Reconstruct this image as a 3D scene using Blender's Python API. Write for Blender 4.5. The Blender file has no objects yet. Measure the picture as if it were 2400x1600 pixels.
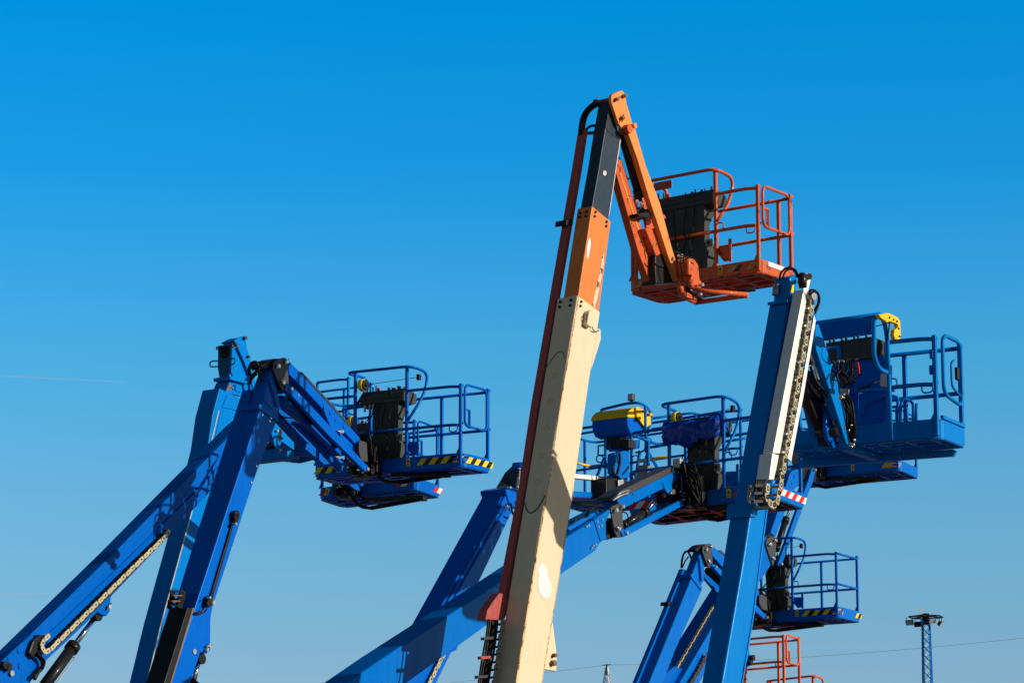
import bpy, bmesh, math, random
from mathutils import Vector, Matrix
random.seed(4)
R = math.radians
scene = bpy.context.scene
COL = scene.collection
# ---------------------------------------------------------------- camera
F = 7333.0; PITCH = R(11.56); CAMP = Vector((0, 0, 1.7))
FW = Vector((0, math.cos(PITCH), math.sin(PITCH))); UPV = Vector((0, -math.sin(PITCH), math.cos(PITCH)))
RT = Vector((1, 0, 0))
def ray(u, v): return FW + RT*((u-1200)/F) + UPV*((800-v)/F)
def unproj(u, v, D): return CAMP + ray(u, v)*D
def proj(p):
    d = p-CAMP; z = d.dot(FW)
    return Vector((1200+F*d.dot(RT)/z, 800-F*d.dot(UPV)/z))
cd = bpy.data.cameras.new('camera'); cam = bpy.data.objects.new('camera', cd); COL.objects.link(cam)
cd.sensor_width = 36; cd.lens = 110; cd.clip_start = 0.5; cd.clip_end = 30000
cam.location = CAMP; cam.rotation_euler = (R(90)+PITCH, 0, 0)
scene.camera = cam
# ---------------------------------------------------------------- light
SAZ, SEL = R(17), R(18)
SDIR = Vector((math.cos(SAZ)*math.cos(SEL), -math.sin(SAZ)*math.cos(SEL), math.sin(SEL)))
sl = bpy.data.lights.new('sun', 'SUN'); so = bpy.data.objects.new('sun', sl); COL.objects.link(so)
sl.energy = 4.8; sl.angle = R(0.5); sl.color = (1.0, 0.90, 0.76)
so.rotation_euler = SDIR.to_track_quat('Z', 'Y').to_euler(); so.location = (20, -20, 30)
w = bpy.data.worlds.new('World'); scene.world = w; w.use_nodes = True
nt = w.node_tree; nt.nodes.clear()
out = nt.nodes.new('ShaderNodeOutputWorld'); bg = nt.nodes.new('ShaderNodeBackground')
sky = nt.nodes.new('ShaderNodeTexSky'); sky.sky_type = 'NISHITA'; sky.sun_disc = False
sky.sun_elevation = SEL; sky.sun_rotation = R(107); sky.altitude = 200; sky.air_density = 1.0; sky.dust_density = 0.4; sky.ozone_density = 2.5
tc = nt.nodes.new('ShaderNodeTexCoord'); sp = nt.nodes.new('ShaderNodeSeparateXYZ')
mr = nt.nodes.new('ShaderNodeMapRange'); mr.inputs['From Min'].default_value = 0.0; mr.inputs['From Max'].default_value = 0.5
cr = nt.nodes.new('ShaderNodeValToRGB')
GRADE = [(0.0, (1, 1, 1))]
GRADE = [(z, tuple(min(1, c*.5) for c in q)) for z, q in [(0.0, (.85, .92, 1.0)), (.094, (.80, 1.04, 1.28)), (.147, (.63, 1.21, 1.45)), (.20, (.34, 1.33, 1.70)), (.253, (.07, 1.26, 1.93)), (.303, (.004, 1.28, 2.0)), (.38, (.01, .70, 1.1)), (.49, (.04, .33, .50))]]
for i, (z, c) in enumerate(GRADE):
    e = cr.color_ramp.elements[0] if i == 0 else cr.color_ramp.elements.new(z/0.5)
    e.position = z/0.5; e.color = (*c, 1)
if len(GRADE) < 2:
    cr.color_ramp.elements[1].color = (1, 1, 1, 1); cr.color_ramp.elements[0].color = (1, 1, 1, 1)
else:
    for e in list(cr.color_ramp.elements):
        if e.position > 0.999 and GRADE[-1][0] < 0.499: cr.color_ramp.elements.remove(e)
mx = nt.nodes.new('ShaderNodeMix'); mx.data_type = 'RGBA'; mx.blend_type = 'MULTIPLY'; mx.inputs[0].default_value = 1
L = nt.links.new
L(tc.outputs['Generated'], sp.inputs[0]); L(sp.outputs['Z'], mr.inputs['Value']); L(mr.outputs[0], cr.inputs[0])
# sky behind the viewer toned down and less blue to trim fill on shaded faces: blend the grade by compass direction
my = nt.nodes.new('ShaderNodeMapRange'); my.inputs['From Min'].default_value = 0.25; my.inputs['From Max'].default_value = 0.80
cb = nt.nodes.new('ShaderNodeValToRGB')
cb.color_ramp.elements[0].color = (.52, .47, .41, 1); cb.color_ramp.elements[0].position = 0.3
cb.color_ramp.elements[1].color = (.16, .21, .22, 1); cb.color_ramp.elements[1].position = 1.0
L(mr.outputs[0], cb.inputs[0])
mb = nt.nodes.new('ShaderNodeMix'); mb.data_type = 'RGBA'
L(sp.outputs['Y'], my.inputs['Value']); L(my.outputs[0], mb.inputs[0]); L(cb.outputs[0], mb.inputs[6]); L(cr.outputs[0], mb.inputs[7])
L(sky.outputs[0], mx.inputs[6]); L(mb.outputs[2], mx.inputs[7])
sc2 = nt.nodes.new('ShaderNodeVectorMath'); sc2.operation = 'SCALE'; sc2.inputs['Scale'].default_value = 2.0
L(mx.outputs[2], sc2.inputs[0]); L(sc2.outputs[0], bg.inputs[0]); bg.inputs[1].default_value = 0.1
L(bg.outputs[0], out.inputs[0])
vs = scene.view_settings; vs.view_transform = 'Standard'; vs.look = 'None'; vs.gamma = 1; vs.exposure = 0.0
# ---------------------------------------------------------------- materials
def newmat(name):
    m = bpy.data.materials.new(name); m.use_nodes = True
    return m, m.node_tree, m.node_tree.nodes['Principled BSDF']
def mixc(t, fac, a, b):
    n = t.nodes.new('ShaderNodeMix'); n.data_type = 'RGBA'
    for s, v in ((0, fac), (6, a), (7, b)):
        if hasattr(v, 'links'): t.links.new(v, n.inputs[s])
        elif s == 0: n.inputs[0].default_value = v
        else: n.inputs[s].default_value = (*v, 1)
    return n.outputs[2]
def noise(t, scale, detail=5, rough=0.6, vec=None):
    n = t.nodes.new('ShaderNodeTexNoise'); n.inputs['Scale'].default_value = scale
    n.inputs['Detail'].default_value = detail; n.inputs['Roughness'].default_value = rough
    if vec: t.links.new(vec, n.inputs['Vector'])
    return n.outputs['Fac']
def thr(t, val, a, b, o0=0, o1=1):
    n = t.nodes.new('ShaderNodeMapRange'); t.links.new(val, n.inputs[0])
    n.inputs[1].default_value = a; n.inputs[2].default_value = b; n.inputs[3].default_value = o0; n.inputs[4].default_value = o1
    return n.outputs[0]
def paint(name, col, rough=0.3, metal=0.0, wear=0.16, chip=0.0, chipcol=(.09, .035, .02), coat=0.03, bump=0.0, streak=0.22, spec=0.14):
    m, t, b = newmat(name)
    g = t.nodes.new('ShaderNodeNewGeometry')
    mp = t.nodes.new('ShaderNodeMapping'); t.links.new(g.outputs['Position'], mp.inputs[0])
    st = t.nodes.new('ShaderNodeMapping'); t.links.new(g.outputs['Position'], st.inputs[0]); st.inputs['Scale'].default_value = (6, 6, 0.7)
    n1 = noise(t, 1.7, 6, 0.6, mp.outputs[0]); n2 = noise(t, 4, 4, 0.6, st.outputs[0]); n3 = noise(t, 14, 8, 0.7, mp.outputs[0])
    dark = tuple(c*0.55 for c in col); pale = tuple(min(1, c*1.12+0.002) for c in col)
    c1 = mixc(t, thr(t, n1, .35, .7, 0, wear*2.2), col, pale)
    c2 = mixc(t, thr(t, n2, .52, .75, 0, streak*2.0), c1, dark)
    c3 = mixc(t, thr(t, n3, .60, .75, 0, wear*1.4), c2, dark)
    if chip > 0:
        n4 = noise(t, 9, 9, 0.75, mp.outputs[0])
        a = 0.66-chip
        c3 = mixc(t, thr(t, n4, a, a+.012), c3, chipcol)
    t.links.new(c3, b.inputs['Base Color'])
    b.inputs['Metallic'].default_value = metal
    t.links.new(thr(t, n3, .3, .75, rough*0.8, min(1, rough*1.5)), b.inputs['Roughness'])
    b.inputs['Coat Weight'].default_value = coat; b.inputs['Coat Roughness'].default_value = 0.08
    b.inputs['Specular IOR Level'].default_value = spec
    if 'blue' in name:
        b.inputs['Specular Tint'].default_value = (.0, .50, 1, 1); b.inputs['Coat Weight'].default_value = 0.0
    if bump:
        bn = t.nodes.new('ShaderNodeBump'); bn.inputs['Strength'].default_value = bump; bn.inputs['Distance'].default_value = 0.01
        t.links.new(n3, bn.inputs['Height']); t.links.new(bn.outputs[0], b.inputs['Normal'])
    return m
M_ = {}
M_['blueB'] = paint('blue_paint', (.0, .105, .52), .24)
M_['blueC'] = paint('deep_blue_paint', (.0, .10, .47), .26, wear=.14, streak=.2)
M_['blueD'] = paint('faded_blue_paint', (.0, .172, .56), .30, wear=.16, chip=.0, streak=.2)
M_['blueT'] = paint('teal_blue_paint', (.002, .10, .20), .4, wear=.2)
M_['blueF'] = paint('bright_blue_paint', (.0, .13, .50), .27, wear=.13)
M_['blueG'] = paint('sky_blue_paint', (.0, .175, .56), .27, wear=.10)
M_['blueH'] = paint('mid_blue_paint', (.0, .125, .52), .26)
M_['orange'] = paint('worn_orange_paint', (.58, .10, .025), .42, wear=.3, chip=.085, coat=.1, streak=.3)
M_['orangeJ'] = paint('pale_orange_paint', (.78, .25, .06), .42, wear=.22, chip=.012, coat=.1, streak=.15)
M_['orangeM'] = paint('orange_boom_paint', (.74, .20, .040), .36, wear=.22, chip=.0, coat=.2, streak=.3)
M_['redtube'] = paint('faded_red_paint', (.38, .078, .072), .5, wear=.25, coat=0, streak=.3)
M_['orangeK'] = paint('vivid_orange_paint', (.72, .10, .015), .35, wear=.1)
M_['cream'] = paint('cream_paint', (.69, .565, .385), .45, wear=.12, chip=-.005, chipcol=(.20, .10, .04), coat=.05, streak=.10)
M_['edge'] = paint('rusty_cream_edge', (.66, .42, .16), .6, wear=.2, chip=.14, chipcol=(.30, .13, .03), coat=0)
M_['tip'] = paint('dark_steel_paint', (.030, .045, .062), .3, metal=.1, wear=.4, coat=.15, streak=.3)
M_['blk'] = paint('black_paint', (.012, .012, .013), .35, wear=.4, coat=.1)
M_['plate'] = paint('charcoal_paint', (.055, .055, .06), .35, wear=.3, coat=.1)
M_['plast'] = paint('dark_plastic', (.045, .052, .050), .5, wear=.4, coat=0)
M_['gplast'] = paint('grey_plastic', (.22, .20, .18), .6, wear=.2, coat=0)
M_['rub'] = paint('black_rubber', (.007, .006, .006), .45, wear=.3, coat=0)
M_['zinc'] = paint('bright_steel', (.75, .70, .62), .22, metal=.9, wear=.2, coat=0)
M_['lgrey'] = paint('light_grey_plastic', (.50, .49, .46), .6, wear=.1, coat=0)
M_['alu'] = paint('aluminium', (.78, .76, .72), .42, metal=.25, wear=.15, coat=0)
M_['galv'] = paint('galvanised_steel', (.32, .33, .33), .45, metal=.6, wear=.3, coat=0)
M_['chain'] = paint('zinc_chain', (.40, .36, .23), .4, metal=.3, wear=.7, coat=0)
M_['chrome'] = paint('chrome_rod', (.85, .85, .85), .1, metal=1, wear=.05, coat=0)
M_['yel'] = paint('yellow_paint', (.80, .50, .01), .4, wear=.1)
M_['ylab'] = paint('yellow_label', (.75, .55, .02), .5, wear=.3, coat=0)
M_['wht'] = paint('white_label', (.72, .72, .72), .5, wear=.05, coat=0)
M_['scuff'] = paint('bare_scuffed_metal', (.62, .52, .42), .5, wear=.5, chip=.09, coat=0)
M_['oldyel'] = paint('worn_tape', (.40, .28, .10), .6, wear=.6, coat=0)
M_['oldblk'] = paint('worn_dark_tape', (.07, .045, .03), .6, wear=.6, coat=0)
M_['red'] = paint('red_label', (.60, .02, .02), .5, wear=.1, coat=0)
M_['amber'] = paint('amber_tape', (.85, .35, .01), .5, wear=.1, coat=0)
M_['tarp'] = paint('tarpaulin_sheet', (.0, .045, .36), .30, wear=.05, coat=.12, spec=.3)
M_['rust'] = paint('rusty_steel', (.20, .11, .06), .7, wear=.5, coat=0)
M_['glass'] = paint('lamp_glass', (.35, .38, .38), .1, wear=.05)
M_['tyre'] = paint('tyre_rubber', (.02, .02, .02), .8, wear=.2, coat=0)
# ---------------------------------------------------------------- mesh helpers
class MB:
    def __init__(s): s.v = []; s.f = []; s.sm = []
    def add(s, vs, fs, smooth=False):
        o = len(s.v); s.v += [Vector(q) for q in vs]
        for f in fs: s.f.append([i+o for i in f]); s.sm.append(smooth)
    def hexa(s, p):   # 8 points: bottom 4, top 4
        s.add(p, [(0, 3, 2, 1), (4, 5, 6, 7), (0, 1, 5, 4), (1, 2, 6, 5), (2, 3, 7, 6), (3, 0, 4, 7)])
    def box(s, c, x, y, z, hx, hy, hz):
        s.hexa([c+x*(hx*i)+y*(hy*j)+z*(hz*k) for k in (-1, 1) for i, j in ((-1, -1), (1, -1), (1, 1), (-1, 1))])
    def bar(s, p, q, r, up=Vector((0, 0, 1)), r2=None):
        d = (q-p); l = d.length; d = d.normalized()
        a = d.cross(up)
        if a.length < 1e-3: a = d.cross(Vector((1, 0, 0)))
        a.normalize(); b = a.cross(d)
        s.box((p+q)/2, d, a, b, l/2, r, r2 or r)
    def prism(s, front, vec):
        n = len(front); back = [p+vec for p in front]
        s.add(front+back, [list(range(n)), list(range(2*n-1, n-1, -1))]+[[i, i+n, (i+1) % n+n, (i+1) % n] for i in range(n)])
    def tube(s, pts, r, n=8, closed=False, cap=True):
        pts = [Vector(p) for p in pts]; k = len(pts)
        ts = []
        for i in range(k):
            if closed: t = pts[(i+1) % k]-pts[i-1]
            else: t = pts[min(i+1, k-1)]-pts[max(i-1, 0)]
            ts.append(t.normalized() if t.length > 1e-9 else Vector((0, 0, 1)))
        up = Vector((0, 0, 1)) if abs(ts[0].z) < .9 else Vector((1, 0, 0))
        a = ts[0].cross(up).normalized(); vs = []
        for i in range(k):
            a = (a-ts[i]*a.dot(ts[i])).normalized(); b = ts[i].cross(a)
            rr = r[i] if isinstance(r, (list, tuple)) else r
            for j in range(n):
                w = 2*math.pi*j/n; vs.append(pts[i]+a*(rr*math.cos(w))+b*(rr*math.sin(w)))
        fs = []
        for i in range(k if closed else k-1):
            for j in range(n):
                i2 = (i+1) % k; j2 = (j+1) % n
                fs.append([i*n+j, i*n+j2, i2*n+j2, i2*n+j])
        s.add(vs, fs, True)
        if cap and not closed:
            o = len(s.v)-len(vs)
            s.f.append([o+j for j in range(n)][::-1]); s.sm.append(False)
            s.f.append([o+(k-1)*n+j for j in range(n)]); s.sm.append(False)
    def cyl(s, p, q, r, n=16): s.tube([p, q], r, n)
    def build(s, name, mat, parent=None, bevel=0.0, seg=2, label=None):
        me = bpy.data.meshes.new(name); org = parent_org(parent)
        me.from_pydata([tuple(v-org) for v in s.v], [], s.f); me.materials.append(M_[mat] if isinstance(mat, str) else mat)
        me.polygons.foreach_set('use_smooth', s.sm)
        bm = bmesh.new(); bm.from_mesh(me); bmesh.ops.recalc_face_normals(bm, faces=bm.faces); bm.to_mesh(me); bm.free()
        o = bpy.data.objects.new(name, me); COL.objects.link(o)
        if parent: o.parent = parent
        o['_ox'] = org.x
        del o['_ox']
        ORG[o.name] = org
        if bevel > 0:
            b = o.modifiers.new('bevel', 'BEVEL'); b.width = bevel; b.segments = seg; b.limit_method = 'ANGLE'; b.angle_limit = R(28)
        if label: o['label'] = label
        return o
ORG = {}
def parent_org(p): return ORG[p.name] if p else Vector((0, 0, 0))
def thing(name, loc, label, cat, group=None):
    o = bpy.data.objects.new(name, None); COL.objects.link(o); o.location = loc; o.empty_display_size = .3
    o['label'] = label; o['category'] = cat
    if group: o['group'] = group
    ORG[o.name] = Vector(loc)
    return o
def fillet(pts, r, n=5):
    out = [pts[0]]
    for i in range(1, len(pts)-1):
        a, b, c = pts[i-1], pts[i], pts[i+1]
        d1, d2 = (a-b), (c-b); l = min(r, d1.length*.49, d2.length*.49)
        p, q = b+d1.normalized()*l, b+d2.normalized()*l
        for k in range(n+1):
            t = k/n; out.append(p*(1-t)**2+b*(2*t*(1-t))+q*t*t)
    out.append(pts[-1]); return out
def spline(pts, n=6):
    P = [pts[0]]+list(pts)+[pts[-1]]; out = []
    for i in range(1, len(P)-2):
        for k in range(n):
            t = k/n; a, b, c, d = P[i-1], P[i], P[i+1], P[i+2]
            out.append(0.5*((2*b)+(c-a)*t+(2*a-5*b+4*c-d)*t*t+(3*b-a-3*c+d)*t**3))
    out.append(P[-2]); return out
# ---------------------------------------------------------------- a lift's working plane
class Lift:
    def __init__(s, th, u, v, D, base_uv, label, mat):
        s.th = R(th); s.N = Vector((math.cos(s.th), -math.sin(s.th), 0)); s.W = Vector((math.sin(s.th), math.cos(s.th), 0))
        s.P0 = unproj(u, v, D); s.mat = mat
        b = s.P(*base_uv, 0); s.base = Vector((b.x, b.y, 0))
        s.root = thing('boom_lift', s.base, label, 'boom lift', 'boom lifts parked in the yard')
    def P(s, u, v, off=0):
        d = ray(u, v); t = ((s.P0-CAMP).dot(s.N)+off)/d.dot(s.N)
        return CAMP+d*t
    def wpx(s, a, b, px):
        p = s.P(*a); q = proj(p-s.N*.1); e = (Vector(b)-Vector(a)).normalized(); d = q-Vector(a)
        return px/abs(d.x*e.y-d.y*e.x)*.1
    def prism(s, name, poly, off, w, mat=None, parent=None, bevel=.008, label=None, seg=2):
        m = MB(); m.prism([s.P(u, v, off) for u, v in poly], -s.N*w)
        return m.build(name, mat or s.mat, parent or s.root, bevel, seg, label)
    def hose(s, paths, r, name='hose', mat='rub', parent=None, n=8):
        o = None
        for p in paths:
            m = MB(); rr = r
            if isinstance(p[0], (int, float)): rr = p[0]; p = p[1:]
            m.tube(spline([s.P(*q) for q in p]), rr, n); o = m.build(name, mat, parent or s.root)
        return o
    def pins(s, lst, name='pin', mat='zinc', parent=None, r=.028, ln=.05, cot=True):
        o = None
        for (u, v, off, *k) in lst:
            m = MB(); rr = k[0] if k else r
            p = s.P(u, v, off); m.cyl(p-s.N*.01, p+s.N*ln, rr, 12)
            if cot:
                a = random.uniform(0, 3.1); d = s.W*math.cos(a)+Vector((0, 0, 1))*math.sin(a)
                m.cyl(p+s.N*ln*.6-d*rr*2.3, p+s.N*ln*.6+d*rr*2.3, rr*.42, 8)
            o = m.build(name, mat, parent or s.root)
        return o
    def cylinder(s, a, b, c, rb, rr, off, name='hydraulic_cylinder', parent=None):
        m = MB(); A, B, C = s.P(*a, off), s.P(*b, off), s.P(*c, off); d = (B-A).normalized()
        m.cyl(A, B, rb, 20); m.cyl(B-d*.09, B+d*.012, rb*1.22, 20); m.cyl(A-d*.03, A+d*.05, rb*1.1, 20)
        o = m.build(name, 'blk', parent or s.root)
        k = MB(); k.cyl(B, C, rr, 14); k.build('piston_rod', 'chrome', o)
        k = MB(); k.cyl(C-s.N*.06, C+s.N*.06, rr*1.9, 14); k.build('rod_eye', 'blk', o)
        return o
    def chain(s, pts, off, width, pitch=.09, h=.06, name='cable_chain', mat='chain', parent=None, bars=True, ring=False):
        path = spline([s.P(u, v, off) for u, v in pts], 10)
        # resample
        res = [path[0]]; acc = 0
        for a, b in zip(path, path[1:]):
            l = (b-a).length
            while acc+l >= pitch:
                t = (pitch-acc)/l; a = a+(b-a)*t; res.append(a.copy()); l = (b-a).length; acc = 0
            acc += l
        m = MB(); rings = []
        for i, (a, b) in enumerate(zip(res, res[1:])):
            d = (b-a).normalized(); nn = s.N.cross(d).normalized(); c = (a+b)/2
            for side, e in ((0, 0), (1, -width)):
                hh = h/2; l = pitch*.50
                oct_ = [(-l, -hh*.55), (-l*.72, -hh), (l*.72, -hh), (l, -hh*.55), (l, hh*.55), (l*.72, hh), (-l*.72, hh), (-l, hh*.55)]
                th = .008 if i % 2 else .0; hh = h/2*(1 if i % 2 else .84)
                f = [c+d*x+nn*y+s.N*(e+th) for x, y in oct_]
                m.prism(f, -s.N*.012)
            if ring:
                k = MB(); k.tube([c+s.N*.008+(d*math.cos(q)+nn*math.sin(q))*h*.27 for q in [math.pi*z/5 for z in range(10)]], h*.075, 5, closed=True); rings.append(k)
            else:
                k = MB(); k.box(c+s.N*.006, d, nn, s.N, h*.12, h*.12, .006); rings.append(k)
            if bars: m.bar(c+nn*h*.42-s.N*.0, c+nn*h*.42-s.N*width, .010, nn)
        o = m.build(name, mat, parent or s.root)
        for k in rings[:90]: k.build('chain_pin', 'blk', o)
        return o
    def frame(s, NL, NR, FR, D, Lm, Wm):
        """platform frame: floor corner pixels, right near corner at depth D"""
        O = unproj(*NR, D)
        def hit(u, v, n):
            d = ray(u, v); return CAMP+d*((O-CAMP).dot(n)/d.dot(n))
        l = hit(*NL, s.W); f = hit(*FR, s.N)
        eL = (O-l).normalized(); eW = (f-O).normalized()
        Ln = Lm or (O-l).length; Wn = Wm or (f-O).length
        return Plat(s, O-eL*Ln, eL, eW, Ln, Wn)
class Plat:
    def __init__(s, lift, o, eL, eW, L_, W_): s.lift = lift; s.o = o; s.eL = eL; s.eW = eW; s.L = L_; s.W = W_; s.Z = Vector((0, 0, 1))
    def p(s, a, b, z): return s.o+s.eL*(a*s.L)+s.eW*(b*s.W)+s.Z*z     # a, b are fractions
    def outline(s, inset=0.0, rn=.16, rf=.05):
        L_, W_ = s.L, s.W; pts = []
        cs = [(L_, 0, rn, -90), (L_, W_, rf, 0), (0, W_, rn, 90), (0, 0, rn*.6, 180)]
        for (x, y, r, a0) in cs:
            cx = x-r if x > 0 else r; cy = y-r if y > 0 else r
            for k in range(7):
                a = R(a0+90*k/6); rr = max(r-inset, .004)
                pts.append(Vector((cx+rr*math.cos(a), cy+rr*math.sin(a))))
        return pts
    def m2(s, v, z): return s.o+s.eL*v.x+s.eW*v.y+s.Z*z
    def pathpt(s, t, out=0.0):
        """t metres from near-left corner along the near side, round the near-right corner, along the right end"""
        L_, r = s.L, .16
        if t <= L_-r: return Vector((t, -out)), Vector((0, -1))
        q = (t-(L_-r))/(math.pi/2*r)
        if q <= 1:
            a = R(-90+90*q); return Vector((L_-r+(r+out)*math.cos(a), r+(r+out)*math.sin(a))), Vector((math.cos(a), math.sin(a)))
        y = r+(t-(L_-r)-math.pi/2*r); return Vector((L_+out, y)), Vector((1, 0))
    def stripes(s, t0, t1, z0, z1, cols, parent, pw=.095, name='hazard_stripe', slant=.08):
        mbs = [MB() for _ in cols]; i = 0; t = t0
        while t < t1-.01:
            e = min(t+pw, t1); m = mbs[i % len(cols)]
            for a, b in [(t+(e-t)*k/5, t+(e-t)*(k+1)/5) for k in range(5)]:
                q = []
                for zz, sh in ((z0, 0), (z1, slant)):
                    for tt in (a, b):
                        x = min(max(tt+sh, t0), t1+slant*.5); v, n = s.pathpt(x, .004); q.append(s.m2(v, zz))
                m.add(q, [(0, 1, 3, 2)])
            t = e; i += 1
        for m, c in zip(mbs, cols): m.build(name, c, parent)
    def build(s, mat, toe=.19, rr=.020, H=1.1, mid=.58, gate=True, loop=(.26, .64, 1.42), posts=(.277, .627), console='black', stripe=None, farpost=.685, floorm=None,
              lanyard=True, docbox=True, gap=True, caution=.645, endstrip=None, ribm=None, gatez=.56):
        T = s.lift.root
        o1 = s.outline(0); o2 = s.outline(.012); n = len(o1); m = MB()
        vs = [s.m2(v, 0) for v in o1]+[s.m2(v, toe) for v in o1]+[s.m2(v, toe) for v in o2]+[s.m2(v, 0) for v in o2]
        fs = []
        for i in range(n):
            j = (i+1) % n
            for q in range(4): fs.append([q*n+i, q*n+j, ((q+1) % 4)*n+j, ((q+1) % 4)*n+i])
        m.add(vs, fs)
        # folded lip at the bottom
        o3 = s.outline(.055)
        vs = [s.m2(v, -.002) for v in o1]+[s.m2(v, -.002) for v in o3]+[s.m2(v, .012) for v in o3]+[s.m2(v, .012) for v in o1]
        m.add(vs, fs)
        plat = m.build('platform', mat, T)
        # floor: joists and an open grating
        g = MB(); Z = s.Z
        nb = int(s.W/.034)
        for i in range(nb):
            b = (i+.5)/nb; g.bar(s.p(.02, b, .045), s.p(.98, b, .045), .0045, Z, .012)
        na = int(s.L/.10)
        for i in range(na):
            a = (i+.5)/na; g.bar(s.p(a, .02, .038), s.p(a, .98, .038), .007, Z, .008)
        g.build('floor_grating', floorm or mat, plat)
        g = MB()
        for a in (.06, .22, .38, .5, .62, .78, .94): g.bar(s.p(a, .03, .012), s.p(a, .97, .012), .030, Z, .018)
        for b in (.2, .5, .8): g.bar(s.p(.03, b, .006), s.p(.97, b, .006), .022, Z, .014)
        g.build('floor_joist', floorm or mat, plat)
        ta = s.L; w = .15/s.W; i5 = .02/s.W; ia = .022/s.L
        # rails
        g = MB(); lp = posts
        def T_(pts, r=rr, f=.12): g.tube(fillet([s.p(*q) for q in pts], f), r, 10)
        for z, f in ((H, 1), (mid, 1)):
            T_([(lp[1], i5, z), (1-.20/s.L, i5, z), (1-.05/s.L, .06, z-.012)], f=.16)
            T_([(lp[0], i5, z), (ia, i5, z), (ia, .35, z)], f=.14)
            T_([(ia, .35, z), (ia, 1-i5, z), (1-ia, 1-i5, z)], f=.16)
        if gap: T_([(lp[0], i5, mid), (lp[1], i5, mid)])
        g.build('guard_rail', mat, plat)
        # posts, each one its own
        for (a, b, zt) in ((lp[0], i5, loop[2] if loop else H), (lp[1], i5, loop[2] if loop else H), (1-.05/s.L, .05, H+.03), (1-ia, 1-i5, H+.05), (farpost, 1-i5, H), (.2, 1-i5, H), (ia, .62, H), (ia*1.5, i5*2.2, mid if loop else H)):
            g = MB(); g.bar(s.p(a, b, .03), s.p(a, b, zt), rr*.95, s.eL)
            if a > .9:
                g.bar(s.p(a, b, zt-.02)-s.eW*.02, s.p(a, b, zt-.02)+s.eW*.05, rr*.8); g.bar(s.p(a, b, mid+.02)-s.eW*.02, s.p(a, b, mid+.02)+s.eW*.05, rr*.8)
            # gusset at foot
            q = s.p(a, b, toe); g.prism([q-s.eL*.07+s.eW*.004, q+s.eW*.004, q+Z*.13+s.eW*.004], -s.eW*.008)
            g.build('post', mat, plat, .004)
        if gate:
            g = MB(); b0, b1 = .10, 1-.07/s.W; zb, zt = gatez, H+.02
            y = [(1-ia*.2, b0, zb), (1-ia*.2, b0, zt), (1-ia*.2, b1, zt), (1-ia*.2, b1, zb)]
            P = [s.p(*q) for q in y]; c = [(P[0]+P[3])/2]+[P[0], P[1], P[2], P[3]]+[(P[0]+P[3])/2]
            g.tube(fillet(c, .10), rr*.9, 8)
            q = s.p(1, b0, zb+.22); g.bar(q, q+s.eW*.10, .012); g.bar(q+s.eW*.10, q+s.eW*.10-Z*.24, .018)
            g.build('gate', mat, plat)
        if loop:
            g = MB(); a0, a1, zl = loop; d = .30/s.W; k = .05/s.W
            T_([(posts[0]+.005, .02, H-.15), (a0, d, zl-.22), (a0, d*1.2, zl-.02), (a0-.035, -k, zl), (a1+.035, -k, zl), (a1+.035, d*1.2, zl-.03), (a1+.03, d*.9, zl-.35), (posts[1]+.012, .02, mid+.12)], f=.15)
            g.build('console_guard', mat, plat)
            if lanyard:
                q = s.p(a0+.055, .10, zl-.17)
                g = MB(); g.tube([q-s.eL*.035, q+s.eL*.035], .085, 8)
                r_ = g.build('lanyard_reel', 'ylab', plat)
                g = MB(); g.tube([q+s.eL*.035, q+s.eL*.055], .078, 8); g.cyl(q+s.eL*.05, q+s.eL*.07, .02); g.build('reel_cover', 'blk', r_)
                g = MB(); g.tube([q+s.eL*.05, s.p(a1+.03, .22, zl-.12)], .0045, 5); g.build('safety_cable', 'rub', plat)
                g = MB(); e = s.p(a1+.03, .22, zl-.12); g.box(e, s.eL, s.eW, Z, .025, .025, .04); g.build('cable_anchor', 'blk', plat, .005)
        if docbox:
            g = MB(); g.box(s.p(.1, .12, .45), s.eL, s.eW, Z, .075, .09, .17); g.build('document_box', 'gplast', plat, .012)
        # little hook on the mid rail
        g = MB(); q = s.p(.98, .0, mid); g.tube(fillet([q-s.eL*.16, q-s.eL*.16-Z*.10, q-s.eL*.03-Z*.10, q-s.eL*.03], .05), .009, 6)
        g.build('tie_hook', mat, plat); g = MB()
        q = s.p(posts[1], 0, mid); g.tube(fillet([q+s.eL*.02+Z*.0, q+s.eL*.02+Z*.09, q+s.eL*.12+Z*.09, q+s.eL*.12-Z*.02], .04), .009, 6)
        g.build('tie_hook', mat, plat)
        if console: s.console(plat, console, posts)
        if stripe:
            for (t0, t1, cols) in stripe: s.stripes(t0*s.L if t0 <= 1 else s.L-.02+(t0-1)*s.W, t1*s.L if t1 <= 1 else s.L-.02+(t1-1)*s.W, toe*.34, toe*.80, cols, plat)
        if caution:
            g = MB(); q = s.p(caution, 0, toe*.62)-s.eW*.004; g.box(q, s.eL, s.eW, Z, .031, .0015, .055); lb = g.build('caution_label', 'ylab', plat)
            g = MB(); c = q-s.eW*.003+Z*.018
            g.prism([c-s.eL*.022-Z*.018, c+s.eL*.022-Z*.018, c+Z*.024], -s.eW*.0008)
            for k in range(3): g.box(c-Z*(.034+.013*k), s.eL, s.eW, Z, .020-.004*(k % 2), .0008, .003)
            g.build('caution_mark', 'blk', lb)
        s.plat = plat
        return plat
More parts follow.
